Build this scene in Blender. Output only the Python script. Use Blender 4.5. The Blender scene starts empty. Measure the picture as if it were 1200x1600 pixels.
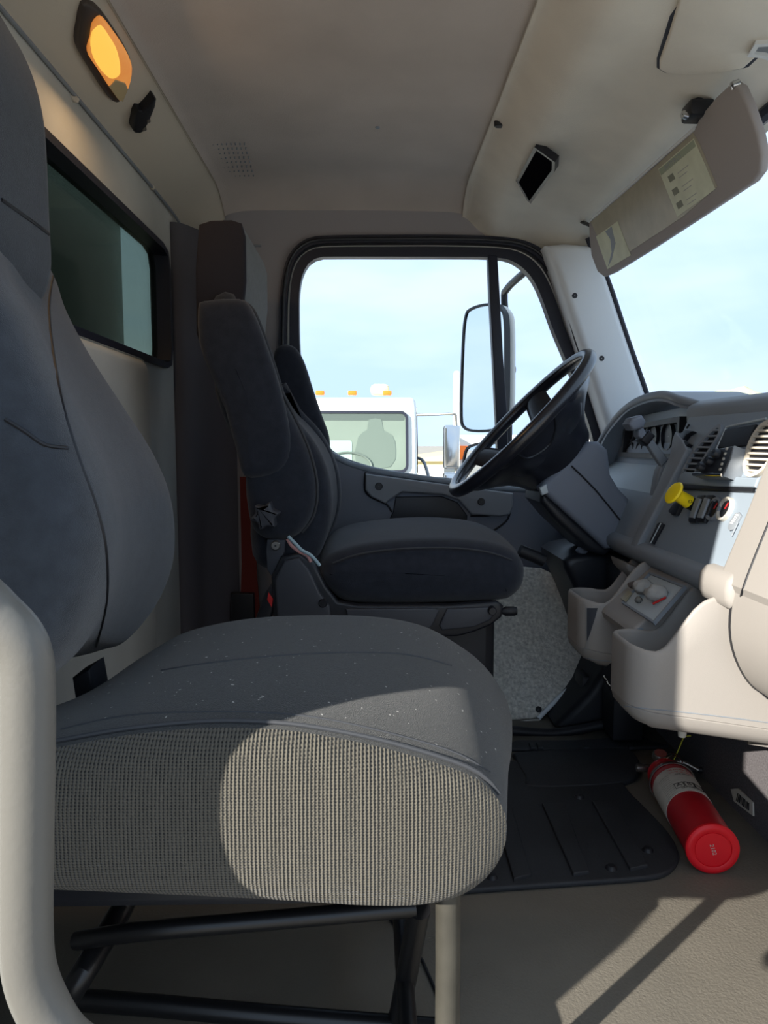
import bpy, bmesh, math, random
from mathutils import Vector, Matrix, noise
random.seed(7)
C = bpy.context.scene.collection
S = bpy.context.scene
# ------------------------------------------------------------------ camera
H = 0.70                       # eye height above the cab floor
F = 1150.0                     # focal length in pixels of a 1200 x 1600 frame
PITCH, YAW = math.radians(5.46), math.radians(1.245)
cd = bpy.data.cameras.new('camera'); cam = bpy.data.objects.new('camera', cd); C.objects.link(cam)
cam.location = (0, 0, H)
RM = Matrix.Rotation(-YAW, 3, 'Z') @ Matrix.Rotation(math.pi/2 - PITCH, 3, 'X')
cam.rotation_euler = RM.to_euler()
cd.sensor_fit = 'VERTICAL'; cd.sensor_height = 36.0; cd.lens = F/1600*36.0
cd.clip_start = 0.02; cd.clip_end = 2000
S.camera = cam
# ------------------------------------------------------------------ sky, sun, exposure
w = bpy.data.worlds.new('sky'); S.world = w; w.use_nodes = True
nt = w.node_tree; nt.nodes.clear()
def N(t, **k):
    n = nt.nodes.new(t)
    for a, b in k.items(): setattr(n, a, b)
    return n
tc = N('ShaderNodeTexCoord'); mp = N('ShaderNodeMapping'); mp.inputs['Scale'].default_value = (1.0, 1.0, 3.2)
nz = N('ShaderNodeTexNoise'); nz.inputs['Scale'].default_value = 2.6; nz.inputs['Detail'].default_value = 4
cr = N('ShaderNodeValToRGB'); cr.color_ramp.elements[0].position = .38; cr.color_ramp.elements[1].position = .62
cr.color_ramp.elements[0].color = (.42, .57, .80, 1); cr.color_ramp.elements[1].color = (.54, .66, .80, 1)
bg = N('ShaderNodeBackground'); bg.inputs['Strength'].default_value = 1.65
ow = N('ShaderNodeOutputWorld')
L = nt.links.new
L(tc.outputs['Generated'], mp.inputs['Vector']); L(mp.outputs['Vector'], nz.inputs['Vector'])
L(nz.outputs['Fac'], cr.inputs['Fac']); L(cr.outputs['Color'], bg.inputs['Color']); L(bg.outputs['Background'], ow.inputs['Surface'])
SUN_DIR = Vector((1.15, 1.0, -0.66)).normalized()      # direction the sunlight travels
sd = bpy.data.lights.new('sun', 'SUN'); sd.energy = 11; sd.angle = math.radians(0.6); sd.color = (1.0, .95, .86)
so = bpy.data.objects.new('sun', sd); C.objects.link(so); so.location = (-6, -6, 6)
so.rotation_euler = SUN_DIR.to_track_quat('-Z', 'Y').to_euler()
S.view_settings.view_transform = 'Standard'; S.view_settings.look = 'None'
S.view_settings.exposure = 0.0; S.view_settings.gamma = 1.0; S.view_settings.use_curve_mapping = False

# ------------------------------------------------------------------ pixel <-> place
CP = Vector((0, 0, H))
def ray(px, py): return RM @ Vector(((px-600)/F, -(py-800)/F, -1))
def PX(px, py, x): d = ray(px, py); return CP + d*(x/d.x)
def PY(px, py, y): d = ray(px, py); return CP + d*(y/d.y)
def PZ(px, py, z): d = ray(px, py); return CP + d*((z-H)/d.z)
def PN(px, py, o, n): d = ray(px, py); return CP + d*((o-CP).dot(n)/d.dot(n))
def XZ(pts, y): return [(lambda p: (p.x, p.z))(PY(a, b, y)) for a, b in pts]

# ------------------------------------------------------------------ materials
def srgb(c): return tuple(((v/255)/12.92 if v/255 <= .04045 else ((v/255+.055)/1.055)**2.4) for v in c) + (1,)
MATS = {}
def mat(name, col, rough=.6, bump=0, bscale=200, metal=0, spec=.4, var=0, vscale=6, sheen=0, emit=None, estr=1, dust=0, coord='Object'):
    if name in MATS: return MATS[name]
    m = bpy.data.materials.new(name); m.use_nodes = True; t = m.node_tree; b = t.nodes['Principled BSDF']
    c = srgb(col); b.inputs['Base Color'].default_value = c; b.inputs['Roughness'].default_value = rough
    b.inputs['Metallic'].default_value = metal; b.inputs['Specular IOR Level'].default_value = spec
    if sheen: b.inputs['Sheen Weight'].default_value = sheen
    tcn = t.nodes.new('ShaderNodeTexCoord')
    if bump:
        n = t.nodes.new('ShaderNodeTexNoise'); n.inputs['Scale'].default_value = bscale; n.inputs['Detail'].default_value = 3
        bp = t.nodes.new('ShaderNodeBump'); bp.inputs['Strength'].default_value = bump; bp.inputs['Distance'].default_value = .002
        t.links.new(tcn.outputs[coord], n.inputs['Vector']); t.links.new(n.outputs['Fac'], bp.inputs['Height']); t.links.new(bp.outputs['Normal'], b.inputs['Normal'])
    last = None
    if var:
        n = t.nodes.new('ShaderNodeTexNoise'); n.inputs['Scale'].default_value = vscale; n.inputs['Detail'].default_value = 5
        r = t.nodes.new('ShaderNodeValToRGB'); r.color_ramp.elements[0].position = .3; r.color_ramp.elements[1].position = .7
        r.color_ramp.elements[0].color = tuple(v*(1-var) for v in c[:3])+(1,); r.color_ramp.elements[1].color = tuple(min(1, v*(1+var)) for v in c[:3])+(1,)
        t.links.new(tcn.outputs[coord], n.inputs['Vector']); t.links.new(n.outputs['Fac'], r.inputs['Fac']); t.links.new(r.outputs['Color'], b.inputs['Base Color']); last = r.outputs['Color']
    if dust:
        n = t.nodes.new('ShaderNodeTexNoise'); n.inputs['Scale'].default_value = 170; n.inputs['Detail'].default_value = 1
        r = t.nodes.new('ShaderNodeValToRGB'); r.color_ramp.elements[0].position = .76-dust*.02; r.color_ramp.elements[1].position = .79-dust*.02
        mx = t.nodes.new('ShaderNodeMix'); mx.data_type = 'RGBA'; mx.inputs[7].default_value = (.35, .34, .32, 1)
        mx.inputs[6].default_value = c
        if last: t.links.new(last, mx.inputs[6])
        t.links.new(tcn.outputs[coord], n.inputs['Vector']); t.links.new(n.outputs['Fac'], r.inputs['Fac']); t.links.new(r.outputs['Color'], mx.inputs[0]); t.links.new(mx.outputs[2], b.inputs['Base Color'])
    if emit: b.inputs['Emission Color'].default_value = srgb(emit); b.inputs['Emission Strength'].default_value = estr
    MATS[name] = m; return m
def glass(name, tint, gloss=.08, rough=.02):
    m = bpy.data.materials.new(name); m.use_nodes = True; t = m.node_tree; t.nodes.clear()
    o = t.nodes.new('ShaderNodeOutputMaterial'); a = t.nodes.new('ShaderNodeBsdfTransparent'); g = t.nodes.new('ShaderNodeBsdfGlossy')
    a.inputs['Color'].default_value = tint+(1,); g.inputs['Roughness'].default_value = rough
    fr = t.nodes.new('ShaderNodeFresnel'); fr.inputs['IOR'].default_value = 1.45
    mu = t.nodes.new('ShaderNodeMath'); mu.operation = 'MULTIPLY'; mu.inputs[1].default_value = gloss*8
    mx = t.nodes.new('ShaderNodeMixShader'); t.links.new(fr.outputs[0], mu.inputs[0]); t.links.new(mu.outputs[0], mx.inputs[0])
    t.links.new(a.outputs[0], mx.inputs[1]); t.links.new(g.outputs[0], mx.inputs[2]); t.links.new(mx.outputs[0], o.inputs['Surface'])
    MATS[name] = m; return m
def knit(name, ca, cb, sx, sz, bump):
    # ribbed upholstery knit: narrow vertical ribs crossed by fine stitches
    m = bpy.data.materials.new(name); m.use_nodes = True; t = m.node_tree; b = t.nodes['Principled BSDF']
    b.inputs['Roughness'].default_value = .9; b.inputs['Specular IOR Level'].default_value = .15; b.inputs['Sheen Weight'].default_value = .15
    tcn = t.nodes.new('ShaderNodeTexCoord')
    def wave(axis, sc, dist):
        v = t.nodes.new('ShaderNodeTexWave'); v.bands_direction = axis; v.inputs['Scale'].default_value = sc
        v.inputs['Distortion'].default_value = dist; v.inputs['Detail'].default_value = 2; v.inputs['Detail Scale'].default_value = 3
        t.links.new(tcn.outputs['Object'], v.inputs['Vector']); return v
    a, c = wave('X', sx, .6), wave('Z', sz, 1.2)
    mu = t.nodes.new('ShaderNodeMath'); mu.operation = 'MULTIPLY_ADD'; mu.inputs[1].default_value = .45
    t.links.new(c.outputs['Fac'], mu.inputs[0]); t.links.new(a.outputs['Fac'], mu.inputs[2])
    n = t.nodes.new('ShaderNodeTexNoise'); n.inputs['Scale'].default_value = 400
    ad = t.nodes.new('ShaderNodeMath'); ad.operation = 'MULTIPLY_ADD'; ad.inputs[1].default_value = .5
    t.links.new(tcn.outputs['Object'], n.inputs['Vector']); t.links.new(n.outputs['Fac'], ad.inputs[0]); t.links.new(mu.outputs[0], ad.inputs[2])
    r = t.nodes.new('ShaderNodeValToRGB'); r.color_ramp.elements[0].position = .35; r.color_ramp.elements[1].position = 1.25 if False else 1.0
    r.color_ramp.elements[0].color = srgb(ca); r.color_ramp.elements[1].color = srgb(cb)
    t.links.new(ad.outputs[0], r.inputs['Fac']); t.links.new(r.outputs['Color'], b.inputs['Base Color'])
    bp = t.nodes.new('ShaderNodeBump'); bp.inputs['Strength'].default_value = bump; bp.inputs['Distance'].default_value = .0015
    t.links.new(ad.outputs[0], bp.inputs['Height']); t.links.new(bp.outputs['Normal'], b.inputs['Normal'])
    MATS[name] = m; return m

# ------------------------------------------------------------------ mesh helpers: every generator returns (verts, faces) in world metres
ORI = {}
def obj(name, geo, m, parent=None, label=None, cat=None, group=None, kind=None, flat=False, ang=40):
    vs, fs = geo
    me = bpy.data.meshes.new(name); o = bpy.data.objects.new(name, me); C.objects.link(o)
    if parent is not None: off = ORI[parent.name]; o.parent = parent
    else:
        xs = [v[0] for v in vs]; ys = [v[1] for v in vs]; zs = [v[2] for v in vs]
        off = Vector(((min(xs)+max(xs))/2, (min(ys)+max(ys))/2, min(zs))); o.location = off
    ORI[o.name] = off.copy()
    me.from_pydata([tuple(Vector(v)-off) for v in vs], [], fs)
    bm = bmesh.new(); bm.from_mesh(me); bmesh.ops.remove_doubles(bm, verts=bm.verts, dist=1e-6); bmesh.ops.recalc_face_normals(bm, faces=bm.faces); bm.to_mesh(me); bm.free()
    if not flat:
        me.polygons.foreach_set('use_smooth', [True]*len(me.polygons)); me.set_sharp_from_angle(angle=math.radians(ang))
    me.materials.append(m); me.update()
    tag(o, label, cat, group, kind); return o
def tag(o, label=None, cat=None, group=None, kind=None):
    if label: o['label'] = label
    if cat: o['category'] = cat
    if group: o['group'] = group
    if kind: o['kind'] = kind
    return o
def empty(name, loc, label=None, cat=None, group=None, kind=None):
    o = bpy.data.objects.new(name, None); C.objects.link(o); o.location = loc; o.empty_display_size = .05
    ORI[o.name] = Vector(loc); return tag(o, label, cat, group, kind)
def join(*gs):
    V, Fc = [], []
    for v, f in gs:
        n = len(V); V += list(v); Fc += [tuple(i+n for i in q) for q in f]
    return V, Fc
def smooth(pts, n=5, closed=True):
    out = []; k = len(pts); P = [Vector(p) for p in pts]
    rng = range(k) if closed else range(k-1)
    for i in rng:
        g = lambda j: P[j % k] if closed else P[max(0, min(k-1, j))]
        a, b, c, d = g(i-1), g(i), g(i+1), g(i+2)
        for s in range(n):
            t = s/n; out.append(.5*((2*b)+(c-a)*t+(2*a-5*b+4*c-d)*t*t+(3*b-a-3*c+d)*t**3))
    if not closed: out.append(P[-1])
    return out
XZF = (Vector((0,0,0)), Vector((1,0,0)), Vector((0,0,1)), Vector((0,1,0)))
XYF = (Vector((0,0,0)), Vector((1,0,0)), Vector((0,1,0)), Vector((0,0,1)))
YZF = (Vector((0,0,0)), Vector((0,1,0)), Vector((0,0,1)), Vector((1,0,0)))
def inset(P, d):
    n = len(P); out = []
    ar = sum(P[i][0]*P[(i+1) % n][1]-P[(i+1) % n][0]*P[i][1] for i in range(n))
    sg = 1 if ar > 0 else -1
    for i in range(n):
        a, b, c = Vector(P[i-1][:2]), Vector(P[i][:2]), Vector(P[(i+1) % n][:2])
        e1 = (b-a); e2 = (c-b)
        if e1.length < 1e-9: e1 = e2
        if e2.length < 1e-9: e2 = e1
        e1 = e1.normalized(); e2 = e2.normalized()
        n1 = Vector((-e1.y, e1.x))*sg; n2 = Vector((-e2.y, e2.x))*sg; m = n1+n2
        m = m.normalized() if m.length > 1e-6 else n1
        out.append(b+m*d/max(.5, m.dot(n1)))
    return out
def loft(pts, a0, a1, r=.0, fr=XZF, n=4, sm=0, dome=0, r1=None, crown=0):
    """closed outline swept from depth a0 to a1, both ends rounded by r and domed"""
    P = [Vector(p[:2]) for p in pts]
    if sm: P = smooth(P, sm)
    if r1 is None: r1 = r
    o, u, v, w = fr; sec = []
    cen = sum(P, Vector((0, 0)))/len(P)
    if dome:
        for q in (.25, .5, .75, .92): sec.append((a0-dome*(1-q*q)*1.0*(1 if a1 > a0 else -1), None, q, r))
    sg = 1 if a1 > a0 else -1
    if r:
        for i in range(n+1):
            t = i/n*math.pi/2; sec.append((a0+sg*r*(1-math.cos(t)) if True else 0, r*(1-math.sin(t)), 1, r))
    else: sec.append((a0, 0, 1, 0))
    if crown: 
        for q in (.25, .5, .75): sec.append((a0+(a1-a0)*q, -crown*math.sin(math.pi*q), 1, 0))
    if r1:
        for i in range(n+1):
            t = (1-i/n)*math.pi/2; sec.append((a1-sg*r1*(1-math.cos(t)), r1*(1-math.sin(t)), 1, r1))
    else: sec.append((a1, 0, 1, 0))
    if dome:
        for q in (.92, .75, .5, .25): sec.append((a1+dome*(1-q*q)*sg, None, q, r1))
    V = []; k = len(P)
    for d, ins, q, rr in sec:
        Q = inset(P, rr) if ins is None else (inset(P, ins) if abs(ins) > 1e-9 else P)
        for p in Q:
            pp = cen+(Vector(p)-cen)*q
            V.append(o+u*pp.x+v*pp.y+w*d)
    Fc = []
    for s in range(len(sec)-1):
        for i in range(k): j = (i+1) % k; Fc.append((s*k+i, s*k+j, (s+1)*k+j, (s+1)*k+i))
    Fc.append(tuple(range(k))[::-1]); Fc.append(tuple((len(sec)-1)*k+i for i in range(k)))
    return V, Fc
def box(x0, x1, y0, y1, z0, z1, b=.003, n=2):
    b = min(b, (x1-x0)/2.2, (y1-y0)/2.2, (z1-z0)/2.2)
    return loft(rr(x0, x1, z0, z1, max(b, .0005), n), y0, y1, b, XZF, n)
def rr(x0, x1, z0, z1, r, n=4):
    out = []
    for cx, cz, a in ((x1-r, z1-r, 0), (x0+r, z1-r, 90), (x0+r, z0+r, 180), (x1-r, z0+r, 270)):
        for i in range(n+1):
            t = math.radians(a+90*i/n); out.append((cx+r*math.cos(t), cz+r*math.sin(t)))
    return out
def tube(path, r, n=12, sm=0, closed=False, caps=True, rs=None):
    P = [Vector(p) for p in path]
    if sm: P = smooth(P, sm, closed)
    k = len(P); V = []; Fc = []; prev = None
    for i in range(k):
        if closed: d = (P[(i+1) % k]-P[i-1]).normalized()
        else: d = (P[min(k-1, i+1)]-P[max(0, i-1)]).normalized()
        if prev is None:
            up = Vector((0, 0, 1)) if abs(d.z) < .9 else Vector((1, 0, 0)); a = d.cross(up).normalized()
        else: a = (prev-d*prev.dot(d)).normalized()
        prev = a; b = d.cross(a); rad = r if rs is None else rs(i/(k-1))
        for j in range(n):
            t = 2*math.pi*j/n; V.append(P[i]+(a*math.cos(t)+b*math.sin(t))*rad)
    m = k if closed else k-1
    for i in range(m):
        for j in range(n):
            q = (i+1) % k; Fc.append((i*n+j, i*n+(j+1) % n, q*n+(j+1) % n, q*n+j))
    if not closed and caps: Fc.append(tuple(range(n))[::-1]); Fc.append(tuple((k-1)*n+j for j in range(n)))
    return V, Fc
def lathe(prof, o, ax, n=32, a0=0, a1=2*math.pi, close=True):
    """prof: (radius, height along axis)"""
    o = Vector(o); ax = Vector(ax).normalized(); up = Vector((0, 0, 1)) if abs(ax.z) < .9 else Vector((1, 0, 0))
    u = ax.cross(up).normalized(); v = ax.cross(u); V = []; full = abs(a1-a0-2*math.pi) < 1e-6
    m = n if full else n+1
    for r, h in prof:
        for j in range(m):
            t = a0+(a1-a0)*j/n; V.append(o+ax*h+(u*math.cos(t)+v*math.sin(t))*max(r, 1e-5))
    Fc = []
    for i in range(len(prof)-1):
        for j in range(n):
            q = (j+1) % m; Fc.append((i*m+j, i*m+q, (i+1)*m+q, (i+1)*m+j))
    return V, Fc
def holed(x0, x1, z0, z1, hole, a0, a1, fr):
    """rectangular slab with a hole; hole outline given in slab coordinates"""
    Hh = [Vector(p[:2]) for p in hole]; c = sum(Hh, Vector((0, 0)))/len(Hh)
    ang = lambda p: math.atan2(p[1]-c[1], p[0]-c[0])
    items = [(ang(p), p) for p in Hh]
    for q in ((x0, z0), (x1, z0), (x1, z1), (x0, z1)):
        a = ang(q); best = None
        for i in range(len(Hh)):
            p, s = Hh[i], Hh[(i+1) % len(Hh)]; d = Vector(q)-c; e = s-p; den = d.x*e.y-d.y*e.x
            if abs(den) < 1e-12: continue
            t = ((p-c).x*e.y-(p-c).y*e.x)/den; s2 = ((p-c).x*d.y-(p-c).y*d.x)/den
            if t > 0 and -1e-6 <= s2 <= 1+1e-6: best = c+d*t
        if best is not None: items.append((a, best))
    items.sort(key=lambda z: z[0]); inn = [p for _, p in items]; out = []
    for a, p in items:
        d = Vector((math.cos(a), math.sin(a))); ts = []
        if abs(d.x) > 1e-9: ts += [t for t in ((x0-c.x)/d.x, (x1-c.x)/d.x) if t > 0]
        if abs(d.y) > 1e-9: ts += [t for t in ((z0-c.y)/d.y, (z1-c.y)/d.y) if t > 0]
        out.append(c+d*min(ts))
    return ringslab(out, inn, a0, a1, fr)
def ringslab(out, inn, a0, a1, fr=XZF):
    o, u, v, w = fr; k = len(out); V = []
    for P, a in ((out, a0), (inn, a0), (inn, a1), (out, a1)):
        V += [o+u*p[0]+v*p[1]+w*a for p in P]
    Fc = []
    for i in range(k):
        j = (i+1) % k
        for s in range(4): q = (s+1) % 4; Fc.append((s*k+i, s*k+j, q*k+j, q*k+i))
    return V, Fc
def xf(geo, f): return [f(Vector(v)) for v in geo[0]], geo[1]
def text(s, size, depth=.0004, place=None, align='CENTER'):
    cu = bpy.data.curves.new('t', 'FONT'); cu.body = s; cu.size = size; cu.extrude = depth; cu.align_x = align; cu.align_y = 'CENTER'; cu.resolution_u = 2
    o = bpy.data.objects.new('t', cu); me = bpy.data.meshes.new_from_object(o)
    V = [v.co.copy() for v in me.vertices]; Fc = [tuple(p.vertices) for p in me.polygons]
    bpy.data.objects.remove(o); bpy.data.curves.remove(cu); bpy.data.meshes.remove(me)
    return ([place(v) for v in V] if place else V), Fc
def frame(o, u, v):
    u = u.normalized(); w = u.cross(v).normalized(); v = w.cross(u).normalized(); return (o, u, v, w)
def infr(geo, fr): o, u, v, w = fr; return xf(geo, lambda p: o+u*p.x+v*p.y+w*p.z)
# ------------------------------------------------------------------ palette
m_head = mat('headliner', (218,212,200), .85, .25, 500, var=.06, vscale=9)
m_headc = mat('headliner_centre', (196,186,178), .9, .3, 420, var=.08, vscale=5)
m_beige = mat('beige_trim', (205,196,180), .75, .15, 600)
m_wall = mat('rear_wall_vinyl', (186,186,180), .8, .15, 300, var=.12, vscale=4)
m_pillar = mat('pillar_plastic', (216,220,222), .6, .12, 700)
m_door = mat('door_panel_plastic', (112,118,130), .55, .12, 600)
m_kick = mat('embossed_kick_panel', (200,196,186), .38, 1.0, 90, var=.3, vscale=120, spec=.5)  # fine colour mottle paints the relief's light and shade on top of the bump
for n_k in m_kick.node_tree.nodes:
    if n_k.type == 'BUMP': n_k.inputs['Distance'].default_value = .006
m_black = mat('black_rubber', (26,27,32), .5, .08, 400)
m_seal = mat('door_seal_rubber', (34,37,50), .45, .05, 300)
m_plast = mat('black_plastic', (30,32,38), .4, .05, 600)
m_dashd = mat('dash_dark_grey', (132,138,145), .55, .1, 700)
m_dashb = mat('dash_blue_grey', (134,145,156), .5, .08, 700)
m_dashl = mat('dash_light_grey', (180,188,192), .5, .08, 700)
m_cream = mat('console_cream_grey', (150,145,140), .6, .12, 700)
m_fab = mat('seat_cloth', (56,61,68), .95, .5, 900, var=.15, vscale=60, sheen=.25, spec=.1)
m_fabt = mat('seat_top_cloth', (52,53,53), .95, .6, 1000, var=.3, vscale=500, sheen=.2, spec=.1, dust=1)
m_fabl = mat('headrest_cloth', (84,88,90), .95, .5, 900, var=.2, vscale=80, sheen=.3, spec=.1)
m_pipe = mat('seam_piping', (56,58,62), .7)
m_knit = knit('ribbed_knit', (26,26,27), (92,88,79), 95, 120, .9)
m_tubeg = mat('painted_grab_tube', (94,92,87), .42, .1, 260, spec=.5)
m_steel = mat('brushed_leg', (62,60,54), .4, .1, 200, var=.15, vscale=30)
m_tubeb = mat('black_tube', (22,22,24), .35, spec=.5)
m_floor = mat('floor_rubber', (102,97,88), .75, .5, 260, var=.1, vscale=7)
m_mat = mat('mat_rubber', (40,42,46), .6, .3, 200, var=.2, vscale=8)
m_carpet = mat('carpet_grey', (92,88,90), 1, .9, 900, var=.3, vscale=300)
m_red = mat('extinguisher_red', (170,24,34), .4, .05, 60, var=.08, vscale=30, spec=.5)
m_redc = mat('extinguisher_cap_red', (224,22,36), .45)
m_white = mat('white_paint', (232,232,226), .4)
m_lab = mat('paper_label', (190,186,176), .7, var=.1, vscale=60)
m_ink = mat('black_ink', (30,28,28), .6)
m_inkr = mat('red_ink', (190,40,40), .6)
m_chrome = mat('chrome', (210,210,210), .15, metal=1)
m_steeld = mat('dull_steel', (150,146,140), .35, metal=.9)
m_yel = mat('yellow_plastic', (255,222,30), .4)
m_amber = mat('dome_lens', (226,170,110), .3, emit=(250,150,60), estr=.5, var=.25, vscale=14)
m_belt = mat('red_belt_webbing', (110,42,36), .8, .3, 500)
m_mirror = mat('mirror_glass', (235,240,242), .03, metal=1)
m_blue = mat('blue_ink', (50,70,190), .6)
m_orange = mat('orange_lens', (240,120,40), .3, emit=(255,120,40), estr=.25)
m_visor = mat('visor_vinyl', (156,151,150), .75, .2, 500)
m_film = mat('visor_net_pocket', (162,158,140), .4, .2, 90, var=.1, vscale=25)
m_paper = mat('sticker_paper', (206,212,190), .6, var=.08, vscale=30)
m_dirt = mat('ground_gravel', (160,153,142), .95, .5, 3, var=.15, vscale=.6)
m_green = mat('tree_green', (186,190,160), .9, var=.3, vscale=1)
m_tis = mat('crumpled_tissue', (160,158,154), .9, .3, 90, var=.18, vscale=30)
g_clear = glass('window_glass', (.99, 1.0, 1.0), .002)
g_tint = glass('tinted_glass', (.46, .52, .46), .06, .08)
g_truck = glass('truck_glass', (.62, .74, .68), .10)
def st(name, geo, m, parent=None, **k):
    return obj(name, geo, m, parent, kind=None if parent is not None else 'structure', **k)
Z = lambda z: H+z

# ================================================================== SETTING
YD, YP = 2.15, 0.45            # driver side wall, passenger side wall
st('floor', box(-.58, .86, .30, 2.30, -.06, 0, .004), m_floor)
# ceiling: one moulded sheet, coved at the rear, dropping to the windscreen header
prof = [(-.53,.60),(-.52,.62),(-.465,.652),(-.405,.685),(-.37,.697),(-.30,.703),(0,.705),(.20,.703),(.25,.700),(.285,.69),(.32,.66),(.36,.635),(.44,.625),(.52,.605),(.60,.585),(.67,.56),(.70,.55)]
def sheet(prof, ys, zf, th=.015):
    P = smooth([(a, b) for a, b in prof], 4, False); V = []; k = len(P)
    for off in (0, th):
        for y in ys:
            for p in P: V.append((p.x, y, Z(p.y)+off+zf(p.x, y)))
    Fc = []; ny = len(ys); B = ny*k
    for i in range(ny-1):
        for j in range(k-1):
            a = i*k+j; Fc.append((a, a+1, a+k+1, a+k)); Fc.append((B+a, B+a+k, B+a+k+1, B+a+1))
    return V, Fc
def zf(x, y):
    d = max(0, y-(YD-.14))/.14; e = max(0, (YP+.10)-y)/.10
    dish = .012*math.sin(min(1, max(0, (x+.35)/.6))*math.pi)*math.sin(min(1, max(0, (y-.6)/1.4))*math.pi)
    return -.055*d*d-.05*e*e+dish
ys = [YP+(YD-YP)*i/40 for i in range(41)]
ceil = st('ceiling', sheet(prof, ys, zf), m_headc, label='moulded grey headliner')
# rear coving and front header are lighter mouldings under the headliner sheet
cove = sheet([(-.535,.598),(-.525,.619),(-.465,.650),(-.41,.680),(-.40,.682)], ys, lambda x, y: zf(x, y)-.006, .006)
st('trim_1', cove, m_beige, label='beige rear coving above the back window')
head = sheet([(.268,.692),(.285,.684),(.32,.652),(.36,.628),(.44,.618),(.52,.598),(.60,.578),(.67,.553),(.70,.543)], ys, lambda x, y: zf(x, y)-.003, .006)
st('trim_2', head, m_head, label='pale overhead header moulding above the windscreen')
st('trim_3', tube([(-.515, YP+.02, Z(.60)), (-.515, 1.0, Z(.607)), (-.515, 1.7, Z(.607)), (-.512, 2.0, Z(.60)), (-.50, 2.10, Z(.575)), (-.46, 2.145, Z(.555)), (-.3, 2.145, Z(.55))], .0035, 8, 4), m_dashd, label='seam where the headliner meets the rear wall')
# rear wall with its window hole; frame: a = Y, b = Z
win = [(1.90,.485),(1.94,.475),(1.955,.44),(1.955,.24),(1.945,.205),(1.91,.195),(1.2,.195),(.70,.195),(.66,.205),(.65,.24),(.65,.44),(.66,.475),(.70,.485),(1.2,.485)]
win = [(a, Z(b)) for a, b in win]
st('wall_rear', holed(YP-.05, YD+.05, 0, Z(.66), win, -.56, -.52, YZF), m_wall, label='grey vinyl rear wall of the cab')
wr = st('window_1', ringslab(inset(win, -.009), inset(win, .006), -.524, -.508, YZF), m_seal, label='black rubber frame of the rear cab window')
st('reveal', ringslab(inset(win, -.001), inset(win, .003), -.556, -.510, YZF), m_seal, wr)
st('glass_pane', loft(win, -.548, -.544, 0, YZF), g_tint, wr)
# quilted lower half of the rear wall: padded panel, and its darker corner post
st('trim_4', loft(rr(.50, 1.72, .03, Z(.185), .04), -.525, -.497, .02, YZF), m_wall, label='padded lower panel of the rear wall')
st('trim_5', loft([(-.53,YD),(-.53,2.03),(-.51,2.01),(-.485,2.03),(-.46,2.08),(-.42,2.125),(-.38,YD)], 0, Z(.575), 0, XYF, sm=3), mat('corner_post', (86,84,90), .7, .1, 300), label='dark moulded post in the rear corner behind the driver seat')
# driver side wall with the door opening
outer = XZ([(436,600),(437,520),(440,450),(452,402),(480,376),(520,371),(600,370),(700,370),(790,374),(835,386),(862,412),(885,460),(905,520),(930,590),(955,660),(972,730),(940,745),(850,765),(760,762),(650,755),(560,748),(500,735),(455,715),(438,680)], YD)
clipw = lambda p: Vector((min(p.x, .655+max(0, Z(.555)-p.z)*.386), p.y, p.z))
st('wall_left', xf(holed(-.58, .88, 0, Z(.68), inset(smooth(outer, 2), .004), YD, YD+.035, XZF), clipw), mat('wall_upper_grey', (150,147,150), .7, .15, 400), label='driver side cab wall')
# lit cream jamb behind the seal, at the rear edge
# passenger side wall, a frame around the open doorway the photograph is taken through
op = [(.62,.05),(.66,.3),(.66,.9),(.60,1.18),(.5,1.24),(.1,1.25),(-.2,1.25),(-.33,1.2),(-.352,1.1),(-.352,.7),(-.350,.56),(-.346,.50),(-.335,.46),(-.31,.42),(-.30,.38),(-.30,.2),(-.30,.03),(-.26,.006),(.1,.005),(.5,.005)]
st('wall_right', holed(-.60, .90, 0, Z(.70), op, YP-.06, YP-.02, XZF), m_white, label='passenger side cab wall around the open doorway')
# front bulkhead
st('wall_front', holed(YP-.05, YD+.05, 0, Z(-.10), [(1.2+.001*math.cos(t), .3+.001*math.sin(t)) for t in (0, 1.6, 3.1, 4.7)], .70, .74, YZF), m_carpet, label='carpeted front bulkhead under the dashboard')

# ------------------------------------------------------------------ driver door
inner = XZ([(470,560),(468,500),(469,450),(478,420),(495,405),(520,403),(620,403),(700,403),(770,404),(800,410),(825,430),(843,462),(862,515),(885,570),(905,625),(925,690),(925,745),(850,765),(780,757),(730,750),(660,743),(600,733),(560,723),(525,708),(500,680),(480,620)], YD+.01)
door = empty('door_1', (.12, YD, 0), label='driver door seen from inside, with window and grey trim panel', kind='structure')
so_ = smooth(outer, 3); n_ = len(so_)
def resamp(P, n):
    P = [Vector(p[:2]) for p in P]; k = len(P); Ls = [(P[(i+1) % k]-P[i]).length for i in range(k)]; T = sum(Ls); out = []; i = 0; acc = 0
    for j in range(n):
        t = T*j/n
        while acc+Ls[i] < t: acc += Ls[i]; i += 1
        out.append(P[i]+(P[(i+1) % k]-P[i])*((t-acc)/Ls[i]))
    return out
def byang(P, c, n):
    P = [Vector(p[:2]) for p in P]; out = []
    for j in range(n):
        d = Vector((math.cos(2*math.pi*j/n), math.sin(2*math.pi*j/n))); best = None
        for i in range(len(P)):
            p, s = P[i], P[(i+1) % len(P)]; e = s-p; den = d.x*e.y-d.y*e.x
            if abs(den) < 1e-12: continue
            t = ((p-c).x*e.y-(p-c).y*e.x)/den; s2 = ((p-c).x*d.y-(p-c).y*d.x)/den
            if t > 0 and -1e-6 <= s2 <= 1+1e-6 and (best is None or t > best): best = t
        out.append(c+d*(best or .01))
    return out
cc = Vector((.18, Z(.2))); ao = byang(smooth(outer, 3), cc, 140); ai = byang(smooth(inner, 3), cc, 140)
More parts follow.
